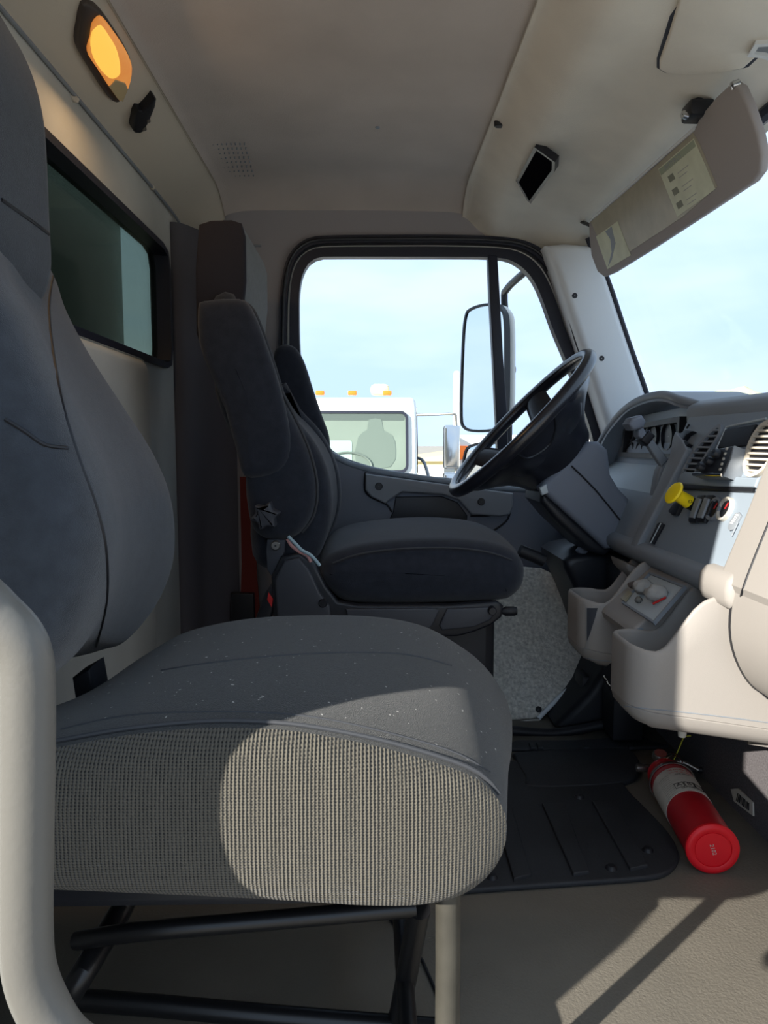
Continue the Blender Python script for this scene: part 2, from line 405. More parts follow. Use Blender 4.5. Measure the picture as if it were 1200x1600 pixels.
am = [a*.62+b*.38 for a, b in zip(ao, ai)]; am2 = [a*.5+b*.5 for a, b in zip(ao, ai)]
st('outer_seal', ringslab(ao, am, YD-.022, YD+.02), m_seal, door)
st('jamb', ringslab(am, am2, YD+.010, YD+.03), m_white, door, label='pale painted door jamb between the seals')
st('window_frame', ringslab(am2, ai, YD-.004, YD+.03), m_seal, door)
st('seal_bead', tube([(p.x, YD-.024, p.y) for p in [a*.8+b*.2 for a, b in zip(ao, ai)]], .005, 8, closed=True), m_plast, door)
st('window_glass', loft(inset(ai, -.004), YD+.020, YD+.024, 0, XZF), g_clear, door)
dv = XZ([(762,398),(777,400),(781,470),(786,560),(792,640),(796,760),(779,760),(775,660),(770,560),(765,470)], YD)
st('window_divider', loft(dv, YD-.006, YD+.03, .004), m_seal, door)
# door trim panel below the sill
sill = XZ([(520,712),(545,722),(575,735),(640,745),(720,757),(800,764),(900,770),(985,772),(1010,800),(1010,1000),(900,1010),(520,1010),(430,1000),(425,760),(450,700)], YD-.03)
st('trim_panel', loft(sill, YD-.035, YD+.0, .012), m_door, door)
st('sill_ledge', tube([PY(a, b, YD-.03) for a, b in [(500,698),(525,714),(550,726),(600,738),(660,747),(730,757),(800,764),(900,770),(985,772)]], .009, 10, 3), m_dashb, door, label='light grey ledge under the window')
pan1 = XZ([(571,740),(700,757),(800,770),(800,790),(795,803),(780,806),(735,803),(715,780),(690,772),(628,768),(612,778),(602,786),(580,776),(571,765)], YD-.04)
st('pull_bezel', loft(pan1, YD-.06, YD-.03, .006, sm=0), m_dashd, door)
st('bezel_groove', tube([PY(a, b, YD-.037) for a, b in [(571,738),(570,765),(580,777),(604,788),(612,800)]], .0028, 8, 3), m_black, door)
st('bezel_groove', tube([PY(a, b, YD-.037) for a, b in [(779,775),(779,795),(772,803),(758,806),(735,806)]], .0028, 8, 3), m_black, door)
st('bezel_groove', tube([PY(a, b, YD-.037) for a, b in [(800,775),(797,800),(790,815),(770,830),(755,842)]], .0028, 8, 3), m_black, door)
pk = XZ([(618,776),(690,775),(715,785),(730,805),(728,838),(604,836),(606,815),(614,800)], YD-.037)
st('pull_pocket', loft(pk, YD-.041, YD-.03, .003), m_plast, door)
st('pull_handle', tube([PY(a, b, YD-.06) for a, b in [(604,824),(650,828),(700,834),(740,838)]], .012, 12, 3), m_plast, door)
for a, b in ((592,760),(752,784)):
    p = PY(a, b, YD-.062); st('screw', lathe([(.001,-.004),(.009,-.004),(.011,0),(.006,.001),(.001,.001)], p, (0,1,0), 16), m_plast, door)
# dark moulded lower door and footwell side
low = XZ([(790,850),(830,862),(850,872),(880,882),(960,880),(1010,870),(1010,1130),(430,1130),(430,900),(780,860)], YD-.01)
st('lower_door_moulding', loft(low, YD-.03, YD+.02, .01), m_plast, door)
# embossed kick panel, leaning inward toward the floor
kA, kB = Vector((0, 2.09, Z(-.24))), Vector((0, 1.80, 0.0))
KN = (kB-kA).cross(Vector((1,0,0))).normalized(); KF = frame(kA, Vector((1,0,0)), kA-kB)
def kp(px, py):
    p = PN(px, py, kA, KF[3])-kA; return (p.dot(KF[1]), p.dot(KF[2]))
kick = [kp(a, b) for a, b in [(560,850),(700,870),(800,884),(845,888),(870,900),(895,909),(911,911),(917,918),(917,940),(920,1046),(842,1122),(790,1127),(560,1130)]]
tr = st('trim_6', loft(kick, -.012, .004, .004, KF), m_kick, label='embossed silver grey kick panel below the driver door')
def kpw(px, py, l=0): s, t = kp(px, py); return KF[0]+KF[1]*s+KF[2]*t+KF[3]*l
sg = 1 if (CP-kA).dot(KF[3]) > 0 else -1
for a, b in ((909,917),(841,1109)): st('screw', lathe([(.001,.004*1),(.006,.003),(.008,0),(.008,-.004)], kpw(a, b, .006*sg), KF[3]*sg, 14), m_black, tr)
st('edge_strip', tube([kpw(a, b, .008*sg) for a, b in [(840,1124),(868,1095),(900,1066),(918,1047),(924,1038)]], .006, 10, 3), m_pillar, tr, label='bright metal edge strip')
st('edge_strip', tube([kpw(a, b, .008*sg) for a, b in [(700,1134),(790,1132),(842,1126)]], .004, 8), m_steeld, tr)
# dark stepped footwell beside it
fw = XZ([(868,1135),(918,1085),(942,1050),(960,1010),(1040,1000),(1040,1150),(980,1150),(880,1152)], 1.72)
st('trim_7', loft(fw, 1.72, 2.10, .02), m_black, label='black moulded footwell side under the console')
st('trim_8', tube([PY(a, b, 1.70) for a, b in [(800,1142),(860,1146),(905,1140),(960,1130),(1060,1126)]], .012, 10, 4), m_black, label='black rubber lip across the tunnel floor')

# ------------------------------------------------------------------ windscreen pillar and glass
pl = [PY(862,392,2.10), PY(925,400,2.06), PY(1013,632,2.03), PY(1030,700,2.03), PY(985,740,2.12), PY(950,660,2.12), PY(905,530,2.12)]
pil_o = XZ([(850,385),(880,382),(925,385),(945,430),(978,530),(1012,630),(1034,700),(1034,770),(975,770),(950,680),(925,600),(905,540),(885,480),(868,430)], 2.08)
pil = st('trim_9', loft(pil_o, 2.06, 2.16, .022, n=6), m_pillar, label='grey windscreen pillar trim with two screw holes')
for a, b in ((898,462),(940,560)): st('screw', lathe([(.001,-.002),(.007,-.002),(.009,.001),(.009,.004)], PY(a, b, 2.061), (0,1,0), 16), m_plast, pil)
for off in ((872,425,940,640),(881,420,955,650)):
    st('trim_10' if off[0] == 872 else 'trim_11', tube([PY(off[0], off[1], 2.10), PY((off[0]+off[2])/2-6, (off[1]+off[3])/2, 2.10), PY(off[2], off[3], 2.10), PY(off[2]+25, off[3]+80, 2.10)], .005, 8, 3), m_seal, label='thin rubber seal lip along the windscreen pillar')
wf = [Vector((.665, YP, Z(.555))), Vector((.665, 2.16, Z(.555))), Vector((.86, 2.10, Z(.05))), Vector((.86, YP, Z(.05)))]
wd = st('window_2', join(tube([(.668, YP, Z(.548)), (.668, 1.3, Z(.548)), (.668, 2.14, Z(.548))], .014, 8), tube([PY(918,372,2.07), PY(929,400,2.07), PY(948,432,2.07), PY(981,530,2.07), PY(1016,630,2.07), PY(1038,700,2.07)], .007, 8, 3)), m_seal, label='black rubber surround of the windscreen')
nrm = (wf[1]-wf[0]).cross(wf[2]-wf[1]).normalized()*.004
st('glass_pane', ([*wf]+[p+nrm for p in wf], [(0,1,2,3),(7,6,5,4),(0,4,5,1),(1,5,6,2),(2,6,7,3),(3,7,4,0)]), g_clear, wd)

# ================================================================== FRONT (PASSENGER) SEAT
ps = empty('passenger_seat', (-.12, .85, 0), 'dark grey cloth passenger seat in the foreground with a ribbed knit side, half in sunlight', 'seat')
A = XZ([(-170,1175),(20,1165),(85,1158),(200,1138),(330,1126),(450,1130),(560,1148),(640,1168),(710,1190),(755,1212),(785,1250),(792,1290),(780,1335),(745,1375),(690,1400),(600,1406),(400,1394),(85,1380),(-170,1370)], .625)
B = XZ([(20,1160),(110,1120),(180,1070),(235,1022),(300,985),(400,966),(520,962),(600,966),(660,978),(705,1000),(752,1035),(790,1090),(788,1135),(760,1165),(710,1180),(650,1190),(560,1192),(400,1190),(100,1190),(-10,1190)], 1.02)
PA = resamp(smooth(A, 4), 96); PB = resamp(smooth(B, 4), 96)
def seatbody(PA, PB):
    V = []; k = 96; sec = []
    ca = sum(PA, Vector((0,0)))/k; cb = sum(PB, Vector((0,0)))/k
    # knit side face: gentle bulge, then edge, then crowned body, then far edge
    for y, t, ins, q in ((.585,0,.008,.3),(.588,0,.008,.6),(.594,0,.008,.85),(.603,0,.006,.96),(.614,0,.002,1),(.63,0,0,1),(.65,.03,-.004,1),(.70,.12,-.010,1),(.78,.35,-.014,1),(.86,.6,-.014,1),(.94,.82,-.010,1),(1.0,.95,-.004,1),(1.04,1,.004,1),(1.07,1,.02,1),(1.085,1,.045,1),(1.09,1,.06,.7),(1.09,1,.06,.3)):
        P = [a*(1-t)+b*t for a, b in zip(PA, PB)]; c = ca*(1-t)+cb*t
        P = inset(P, ins); P = [c+(p-c)*q for p in P]; V += [(p.x, y, p.y) for p in P]; sec.append(y)
    Fc = []
    for s in range(len(sec)-1):
        for i in range(k): j = (i+1) % k; Fc.append((s*k+i, s*k+j, (s+1)*k+j, (s+1)*k+i))
    Fc.append(tuple(range(k))[::-1]); Fc.append(tuple((len(sec)-1)*k+i for i in range(k)))
    return V, Fc
SB = seatbody(PA, PB)
cush = obj('seat_cushion', SB, m_fabt, ps)
side_mat_idx = cush.data.materials.append(m_knit)
# knit on the side facing the doorway (below the welt), plain cloth on top
for p in cush.data.polygons:
    c = p.center+ORI['passenger_seat']
    if c.y < .628 and p.normal.y < -.25: p.material_index = 1
top = [p for p in inset(PA, .0)]
ti = max(range(96), key=lambda i: top[i].y); 
seq = sorted([p for p in top if p.y > Z(-.315) and p.x > -.60], key=lambda p: p.x)
obj('seat_welt', tube([(p.x, .622, p.y+.001) for p in seq], .0022, 8), m_pipe, ps)
from mathutils.bvhtree import BVHTree
def seam_on(o, px, r, m, name='seam', par=None, sm=5, lift=.0):
    off = ORI[o.name]; bv = BVHTree.FromPolygons([tuple(v.co+off) for v in o.data.vertices], [tuple(p.vertices) for p in o.data.polygons]); pts = []
    for q in smooth([(a, b, 0) for a, b in px], sm, False):
        dr_ = ray(q.x, q.y).normalized(); hit = bv.ray_cast(CP, dr_)
        if hit[0] is not None: pts.append(hit[0]-dr_*lift)
    if len(pts) > 2: return obj(name, tube(pts, r, 6), m, par if par is not None else o)
seam_on(cush, [(252,1048),(330,1036),(450,1024),(560,1020),(640,1024),(705,1040)], .0016, m_pipe)
seam_on(cush, [(95,1140),(200,1118),(330,1112),(450,1116),(560,1134),(700,1172),(765,1206)], .0012, m_pipe)
obj('seat_pan', box(-.42, .05, .66, 1.04, Z(-.44), Z(-.385), .01), m_plast, ps)
# backrest
def between(PA, PB, secs, n):
    V = []; ca = sum(PA, Vector((0,0)))/n; cb = sum(PB, Vector((0,0)))/n
    for y, t, ins, q in secs:
        P = [a*(1-t)+b*t for a, b in zip(PA, PB)]; c = ca*(1-t)+cb*t; P = [c+(p-c)*q for p in inset(P, ins)]; V += [(p.x, y, p.y) for p in P]
    Fc = [(s*n+i, s*n+(i+1) % n, (s+1)*n+(i+1) % n, (s+1)*n+i) for s in range(len(secs)-1) for i in range(n)]
    return V, Fc+[tuple(range(n))[::-1], tuple((len(secs)-1)*n+i for i in range(n))]
BA = smooth(XZ([(-250,330),(-120,310),(-60,360),(-30,430),(10,490),(40,560),(75,635),(105,705),(128,768),(140,830),(138,888),(125,948),(100,1008),(70,1050),(30,1085),(-60,1110),(-200,1090),(-290,900),(-310,700),(-300,450)], .62), 5)
BB = smooth(XZ([(10,398),(50,402),(72,412),(88,440),(104,487),(142,558),(192,635),(237,705),(264,768),(273,830),(268,888),(242,948),(200,998),(166,1010),(120,1020),(70,1010),(40,960),(20,850),(10,700),(5,500)], 1.06), 5)
bsec = [(.596,0,.03,.5),(.597,0,.03,.9),(.600,0,.022,1),(.608,0,.010,1),(.622,.0,.002,1),(.65,.05,-.003,1),(.70,.14,-.002,1),(.74,.22,.004,1),(.80,.36,.010,1),(.87,.54,.010,1),(.93,.7,.006,1),(.98,.82,.0,1),(1.03,.94,-.002,1),(1.06,1,.0,1),(1.078,1,.008,1),(1.088,1,.022,1),(1.09,1,.03,.9),(1.091,1,.03,.5)]
br = obj('backrest', between(BA, BB, bsec, len(BA)), m_fab, ps)
HB = XZ([(-90,-60),(-40,-50),(-5,10),(22,55),(45,95),(62,140),(74,195),(79,260),(82,340),(84,430),(60,480),(0,490),(-80,400),(-110,200)], .92)
hr = obj('headrest', loft(HB, .66, .935, .03, n=6, sm=4), m_fab, ps)
seam_on(hr, [(2,312),(30,332),(58,352),(79,368)], .0022, m_black)
seam_on(br, [(84,425),(76,480),(84,560),(100,640),(125,720),(150,790),(165,860),(166,940),(150,1010)], .0018, m_black)
seam_on(br, [(8,655),(40,675),(70,695),(105,700)], .0018, m_black)
obj('hinge_bracket', loft(XZ([(122,1052),(150,1036),(158,1080),(140,1100),(128,1092)], .90), .88, .93, .004), m_plast, ps)
# frame: brushed front leg, black tubes
def T(pts, r, m, name='frame_tube', par=ps, sm=3, n=12, label=None): return obj(name, tube(pts, r, n, sm, False), m, par, label=label)
lg = T([PY(700,1385,.66), PY(700,1500,.66), (PY(700,1500,.66).x, .66, .012)], .0115*1.05, m_steel, 'leg', sm=0, label='bare steel front leg')
T([PY(650,1418,.72), PY(600,1422,.72), PY(400,1440,.72), PY(215,1456,.72), PY(120,1470,.74)], .0095, m_tubeb)
T([(PY(655,1420,.72)), PY(640,1500,.76), PY(625,1580,.78), (PY(615,1620,.80).x, .80, .012)], .012, m_tubeb, 'leg')
T([PZ(90,1560,.05), PZ(250,1572,.045), PZ(450,1590,.04), PZ(700,1610,.03)], .012, m_tubeb)
T([PY(205,1380,.80), PY(190,1420,.80), PY(130,1520,.72), PY(100,1570,.72)], .013, m_tubeb, 'leg')
T([(.04,1.02,Z(-.40)), (.04,1.02,.2), (.04,1.02,.012)], .012, m_tubeb, 'leg')
T([(-.36,1.02,Z(-.40)), (-.36,1.02,.2), (-.36,1.02,.012)], .012, m_tubeb, 'leg')
T([(.04,.66,.10), (.04,.85,.10), (.04,1.02,.10)], .010, m_tubeb)

# grab handle at the rear edge of the doorway
GY = .32
gh = obj('grab_handle', tube([PY(-150,905,.36), PY(-95,905,.335), PY(-40,930,GY), PY(-5,962,GY), PY(22,990,GY), PY(38,1022,GY), PY(43,1070,GY), PY(43,1200,GY), PY(41,1350,GY), PY(41,1460,GY), PY(48,1525,GY), PY(70,1580,GY), PY(100,1625,GY), PY(150,1660,GY+.01), PY(175,1680,.34)], .0116, 20, 4), m_tubeg,
         None, 'painted pale grey tubular grab handle at the left edge, beside the passenger seat', 'handle')

# ================================================================== DRIVER SEAT
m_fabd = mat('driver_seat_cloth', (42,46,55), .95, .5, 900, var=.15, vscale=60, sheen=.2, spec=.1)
m_shroud = mat('seat_shroud_plastic', (58,61,68), .5)
ds = empty('driver_seat', (.05, 1.75, 0), 'black cloth driver seat with winged backrest beyond the passenger seat', 'seat')
HD = XZ([(312,352),(330,346),(362,345),(377,350),(383,370),(384,440),(378,500),(372,560),(320,560),(308,520),(307,420)], 1.60)
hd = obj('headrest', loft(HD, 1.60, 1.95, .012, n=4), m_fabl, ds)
# dark end panels of the headrest
obj('headrest_side', loft(inset(HD, -.001), 1.594, 1.612, .006), mat('headrest_side_cloth', (34,34,42), .95, .4, 700), hd, label='dark side panel')
NW = XZ([(307,480),(318,468),(372,465),(390,478),(408,520),(428,578),(444,635),(453,680),(452,715),(437,738),(405,747),(380,744),(370,715),(350,640),(325,580),(309,535)], 1.50)
obj('side_wing', loft(NW, 1.495, 1.555, .022, n=6, sm=2, dome=.006), m_fabd, ds, label='dark padded wing nearest the passenger seat')
obj('wing_piping', tube([PY(a, b, 1.545) for a, b in [(378,470),(396,485),(413,525),(434,588),(450,645),(459,690),(456,720),(440,742)]], .0035, 8, 4), m_pipe, ds)
FW = XZ([(428,560),(436,542),(450,539),(464,546),(476,568),(490,612),(503,650),(514,682),(512,710),(480,720),(440,690),(425,620)], 1.96)
obj('side_wing', loft(FW, 1.93, 2.0, .025, n=5, sm=3), m_fabd, ds)
CB = XZ([(385,480),(405,545),(418,560),(432,600),(455,640),(482,668),(505,700),(520,740),(524,790),(515,830),(495,860),(440,872),(410,850),(406,760),(388,700),(358,620),(350,500)], 1.75)
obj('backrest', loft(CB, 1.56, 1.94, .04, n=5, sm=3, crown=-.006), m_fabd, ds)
LB = XZ([(425,585),(443,625),(462,664),(480,700),(491,738),(494,775),(487,806),(470,832),(445,843),(415,842),(395,826),(386,790),(383,740),(390,650)], 1.53)
obj('side_bolster', loft(LB, 1.51, 1.63, .03, n=5, sm=3, dome=.005), m_fabd, ds)
obj('bolster_piping', tube([PY(a, b, 1.535) for a, b in [(440,612),(462,655),(481,696),(493,738),(496,775),(489,808),(472,832)]], .003, 8, 4), m_pipe, ds)
FB = XZ([(440,600),(470,640),(500,672),(518,705),(530,740),(533,775),(528,808),(512,838),(490,856),(450,850),(440,760)], 1.93)
obj('side_bolster', loft(FB, 1.88, 1.99, .03, n=5, sm=3), m_fabd, ds)
CU = XZ([(500,890),(512,868),(545,854),(590,846),(650,841),(710,841),(760,846),(795,856),(814,872),(820,892),(816,915),(800,932),(780,938),(700,942),(600,944),(540,940),(515,922),(503,905)], 1.53)
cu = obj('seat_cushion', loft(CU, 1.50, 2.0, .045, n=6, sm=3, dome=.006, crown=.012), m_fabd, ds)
obj('seam', tube([PY(a, b, 1.502) for a, b in [(520,880),(560,866),(620,858),(700,856),(760,862),(800,875)]], .002, 6, 4), m_pipe, cu)
SH = XZ([(428,965),(425,900),(440,868),(470,862),(492,880),(510,915),(528,938),(560,943),(700,943),(775,938),(785,945),(782,962),(765,975),(740,985),(715,992),(640,992),(560,1000),(430,1000)], 1.50)
sh = obj('side_shroud', loft(SH, 1.485, 1.51, .006), m_plast, ds)
for P_ in ([(540,950),(680,949),(686,953),(676,975),(668,984),(560,984),(545,975)], [(698,950),(772,947),(775,955),(765,968),(740,979),(690,984),(686,976)]):
    obj('shroud_panel', loft(XZ(P_, 1.487), 1.479, 1.49, .004), m_shroud, sh, label='recessed panel of the seat shroud')
obj('shroud_panel', loft(XZ([(434,960),(430,905),(445,875),(468,870),(484,890),(500,925),(515,945),(520,990),(440,990)], 1.487), 1.476, 1.49, .005), m_shroud, sh)
for a, b in ((505,941),(768,953)): p = PY(a, b, 1.484); obj('cap_screw', lathe([(.001,-.014),(.007,-.014),(.009,-.010),(.009,.002)], p, (0,1,0), 16), m_plast, sh)
obj('tilt_knob', lathe([(.001,.03),(.008,.03),(.010,.024),(.010,.006),(.006,0),(.006,-.02)], PY(785,955,1.50), (1,0,.0), 14), m_black, ds)
obj('slide_lever', tube([PY(812,860,1.70), PY(832,868,1.70), PY(850,876,1.70)], .015, 12), m_black, ds)
st8 = [(.029 if i % 2 == 0 else .020) for i in range(12)]
kc = PY(415,806,1.47)
obj('lumbar_knob', loft([(kc.x+st8[i]*math.cos(2*math.pi*i/12+.2), kc.z+st8[i]*math.sin(2*math.pi*i/12+.2)) for i in range(12)], 1.455, 1.50, .006, sm=3), m_shroud, ds, label='star shaped grey adjuster knob')
obj('recliner_plate', loft(XZ([(418,843),(446,843),(445,862),(436,880),(428,905),(418,890),(416,860)], 1.50), 1.495, 1.512, .002), m_shroud, ds)
obj('pivot_bolt', lathe([(.002,-.008),(.008,-.008),(.010,-.005),(.010,.006)], PY(431,852,1.492), (0,1,0), 16), m_steeld, ds)
obj('cable', tube([PY(a, b, 1.48) for a, b in [(449,842),(456,853),(468,862),(480,868),(486,878)]], .0035, 8, 4), m_redp if False else mat('pink_cable', (205,150,145), .5), ds, label='pink cable')
obj('cable', tube([PY(a, b, 1.475) for a, b in [(450,838),(462,850),(472,860),(486,868),(500,884)]], .0035, 8, 4), mat('pale_blue_cable', (150,175,185), .5), ds, label='pale blue cable')
obj('base', box(-.10, .28, 1.58, 1.95, .0, Z(-.34), .02), m_black, ds)
obj('bellows', loft(rr(-.06, .24, 1.60, 1.92, .04), .20, Z(-.31), .01, XYF), m_black, ds)
bl = obj('seat_belt', loft(XZ([(375,745),(395,745),(402,900),(408,975),(375,975),(378,880)], 2.05), 2.045, 2.051, .001), m_belt, None, 'dark red seat belt webbing hanging behind the driver seat', 'seat belt')
obj('buckle', loft(XZ([(362,925),(398,925),(400,975),(360,975)], 2.05), 2.03, 2.06, .004), m_plast, bl)
bs = obj('belt_stalk', loft(XZ([(400,965),(415,925),(428,905),(436,918),(428,950),(418,990),(396,990)], 1.50), 1.49, 1.52, .006), m_plast, ds)
obj('release_button', loft(XZ([(420,925),(427,935),(425,948),(418,936)], 1.492), 1.486, 1.495, .001), m_inkr, bs, label='red release button')

# ================================================================== STEERING
sw = empty('steering_wheel', (.36, 1.75, Z(-.1)), 'glossy black steering wheel seen almost edge on in front of the driver window', 'steering wheel')
wc = PY(812, 662, 1.75); WU = (PY(917,551,1.75)-PY(706,772,1.75)).normalized(); WV = Vector((0,1,0)); WN = WU.cross(WV).normalized()
if WN.z < 0: WN = -WN          # towards the driver
R_ = (PY(917,551,1.75)-PY(706,772,1.75)).length/2-.012
m_rim = mat('steering_rim', (32,34,42), .28, .05, 300, spec=.6)
obj('rim', tube([wc+WU*R_*math.cos(t)+WV*R_*math.sin(t) for t in [2*math.pi*i/72 for i in range(72)]], .0155, 16, closed=True), m_rim, sw)
for a in (math.radians(x) for x in (60, 120, 240, 300)):
    d = WU*math.cos(a)+WV*math.sin(a); s = WN.cross(d); V = []; n = 9
    for i in range(n):
        t = i/(n-1); r = R_-.004-(R_-.05)*t; dep = -.10*math.sin(t*math.pi/2)**1.1; wd_ = .034+.018*t
        for q in range(12):
            u = 2*math.pi*q/12; V.append(wc+d*r+WN*(dep+.011*math.sin(u))+s*wd_*math.cos(u))
    Fc = [(i*12+q, i*12+(q+1) % 12, (i+1)*12+(q+1) % 12, (i+1)*12+q) for i in range(n-1) for q in range(12)]
    obj('spoke', (V, Fc+[tuple(range(12))[::-1]]), m_rim, sw)
hubp = [(.001,-.045),(.05,-.048),(.078,-.06),(.09,-.085),(.088,-.115),(.075,-.14),(.05,-.15),(.001,-.15)]
obj('hub', lathe(hubp, wc, WN, 40), m_rim, sw)
# rear skirt of the wheel: a broad dished cover between rim and hub on the near side
dish = [(R_-.010,-.002),(R_-.012,-.012),(.185,-.036),(.15,-.060),(.125,-.082),(.108,-.105),(.098,-.128),(.085,-.142),(.06,-.146),(.06,-.138),(.085,-.128),(.10,-.095),(.13,-.065),(.175,-.034),(R_-.02,-.006)]
dc = obj('dished_cover', lathe(dish, wc, WN, 40, math.radians(85), math.radians(280)), m_rim, sw)
seam_on(dc, [(806,706),(822,716),(842,708),(860,692),(868,668),(866,648)], .0035, m_plast)
seam_on(dc, [(876,624),(868,640),(862,636),(858,648)], .003, m_plast)
obj('rim_seam', tube([wc+WN*.009+(WU*math.cos(t)+WV*math.sin(t))*(R_-.012) for t in [2*math.pi*i/60 for i in range(60)]], .0022, 6, closed=True), m_black, sw)
sc = empty('steering_column', (.50, 1.75, Z(-.35)), 'grey plastic steering column shroud with a turn lever', 'steering column')
c1 = XZ([(905,705),(918,690),(935,690),(950,703),(954,742),(968,765),(998,795),(990,830),(968,856),(945,858),(932,845),(855,775),(843,762),(850,752)], 1.66)
obj('shroud', loft(c1, 1.655, 1.86, .012, n=3), m_door, sc)
obj('lower_shroud', loft(XZ([(846,768),(858,775),(938,848),(960,858),(945,870),(920,862),(870,815),(845,785)], 1.67), 1.67, 1.85, .012), m_plast, sc)
obj('seam', tube([PY(a, b, 1.653) for a, b in [(893,728),(930,765),(965,808),(982,828)]], .002, 6, 2), m_black, sc)
obj('pinch_tip', loft(XZ([(842,762),(853,756),(856,770),(846,774)], 1.652), 1.645, 1.66, .003), m_dashl, sc)
obj('boot', loft(XZ([(905,855),(960,855),(975,870),(965,900),(945,960),(920,1010),(905,960),(880,900),(868,868)], 1.80), 1.72, 1.98, .02, sm=2), m_plast, sc)
obj('boot_collar', tube([PY(a, b, 1.74) for a, b in [(905,856),(915,866),(930,870),(950,866),(972,860)]], .011, 10, 3), m_door, sc)
# pedals in the footwell
pd = empty('pedal', (.56, 1.80, .02), 'black brake pedal in the dark footwell under the steering column', 'pedal')
obj('pedal_arm', tube([(.60,1.80,.22),(.59,1.80,.16),(.56,1.80,.10)], .009, 8, 3), m_plast, pd)
obj('pedal_pad', box(.53,.565,1.765,1.835,.05,.12,.006), m_black, pd)
# ================================================================== DASHBOARD
DO = Vector((.64, 0, Z(.01))); DU = Vector((0,-1,0)); DV = Vector((.085,0,.235)).normalized(); DF = frame(DO, DU, DV)
def df(px, py):
    p = PN(px, py, DO, DF[3])-DO; return (p.dot(DF[1]), p.dot(DF[2]))
def dfw(px, py, l=0): s, t = df(px, py); return DF[0]+DF[1]*s+DF[2]*t+DF[3]*l
def dl(pts, a, b, r=.002, **k): return loft([df(x, y) for x, y in pts], a, b, r, DF, **k)
dash = empty('dashboard', (.68, 1.5, Z(-.3)), 'grey truck dashboard with hooded gauge cluster, air vents and beige passenger side', 'dashboard')
def dpart(name, geo, m, par=dash, **k): return obj(name, geo, m, par, **k)
# top shelf, swept along Y, reaching under the windscreen
dpart('top_shelf', loft([(.655,Z(.062)),(.668,Z(.078)),(.70,Z(.083)),(.85,Z(.06)),(.852,Z(.0)),(.70,Z(.0)),(.664,Z(.02))], YP+.02, 1.52, .01, sm=2), m_dashd)
dpart('top_shelf', loft([(.69,Z(-.02)),(.72,Z(.03)),(.80,Z(.05)),(.852,Z(.04)),(.852,Z(-.04)),(.70,Z(-.08))], 1.50, 2.08, .01, sm=2), m_dashd)
# face of the centre stack
dpart('centre_panel', loft([(.672,Z(.078)),(.66,Z(.06)),(.64,Z(.010)),(.598,Z(-.108)),(.555,Z(-.225)),(.58,Z(-.245)),(.70,Z(-.22)),(.72,Z(.05))], 1.10, 1.505, .006), m_dashb)
dpart('lower_ledge', loft([(.72,Z(-.20)),(.60,Z(-.255)),(.565,Z(-.25)),(.545,Z(-.232)),(.545,Z(-.215)),(.56,Z(-.205)),(.60,Z(-.20))], 1.14, 1.66, .008, sm=2), m_dashd)
dpart('driver_side_panel', loft([(.72,Z(-.06)),(.66,Z(-.08)),(.595,Z(-.125)),(.562,Z(-.205)),(.60,Z(-.25)),(.72,Z(-.25))], 1.50, 2.08, .006), m_dashd)
dpart('divider_strip', dl([(1063,677),(1075,690),(1082,705),(1062,742),(1038,788),(1012,838),(1000,862),(990,860),(1008,820),(1035,760),(1055,712),(1058,690)], -.004, .012, .004), m_dashd)
dpart('ledge_line', dl([(1066,759),(1075,756),(1120,760),(1180,763),(1180,770),(1120,768),(1072,766)], -.002, .006, .002), m_black)
dpart('raised_band', dl([(1068,744),(1075,738),(1140,746),(1192,748),(1186,764),(1120,762),(1066,759)], -.002, .008, .004), m_dashb)
# gauge cluster: hood arch, recessed pale face, dark lens frame
arch = [(2.09,-.20),(2.085,-.10),(2.06,-.03),(2.0,.03),(1.93,.070),(1.85,.096),(1.76,.110),(1.67,.113),(1.60,.106),(1.53,.090),(1.47,.076),(1.40,.055)]
ia = [(a-(.028 if i < 3 else (.012 if i < 5 else 0)), b-.022) for i, (a, b) in enumerate(arch)]
ring = [(a, Z(b)) for a, b in smooth([(p[0], p[1], 0) for p in arch], 4, False) for a, b in [(a, b)]] if False else None
A_ = smooth([(a, b, 0) for a, b in arch], 4, False); B_ = smooth([(a, b, 0) for a, b in ia], 4, False)
poly = [(p.x, Z(p.y)) for p in A_]+[(p.x, Z(p.y)) for p in reversed(B_)]
def strip(A_, B_, x0, x1, lean):
    V = []; k = len(A_)
    for P, x in ((A_, x0), (A_, x1), (B_, x1), (B_, x0)): V += [(x+lean*p.y+max(0, 1.56-p.x)*.40, p.x, Z(p.y)) for p in P]
    Fc = []
    for i in range(k-1):
        for s in range(4): q = (s+1) % 4; Fc.append((s*k+i, s*k+i+1, q*k+i+1, q*k+i))
    Fc.append((0, k, 2*k, 3*k)); Fc.append((k-1, 2*k-1, 3*k-1, 4*k-1)); return V, Fc
hood = dpart('gauge_hood', strip(A_, B_, .640, .80, .15), m_dashd)
dpart('hood_lip', tube([(.642+.15*p.y+max(0, 1.56-p.x)*.40, p.x, Z(p.y-.008)) for p in A_], .010, 10, rs=lambda t: .010*min(1, (1-t)*5+.1)), m_dashd, hood)
cf = loft([(1.46,Z(.085)),(2.06,Z(.06)),(2.07,Z(-.12)),(1.47,Z(-.12))], .70, .73, .004, YZF)
cl = dpart('gauge_panel', cf, m_dashl)
PCX = .70
dpart('lower_surround', loft([(.73,Z(.0)),(.70,Z(-.045)),(.62,Z(-.10)),(.60,Z(-.14)),(.73,Z(-.16))], 1.505, 2.07, .004), m_dashl)
lens = [(1.60,.055),(1.95,.04),(1.97,-.04),(1.60,-.04)]
fo = [(a, Z(b)) for a, b in lens]; fi = inset(fo, .012)
dpart('lens_frame', ringslab(fo, fi, PCX-.022, PCX+.002, YZF), m_black, cl)
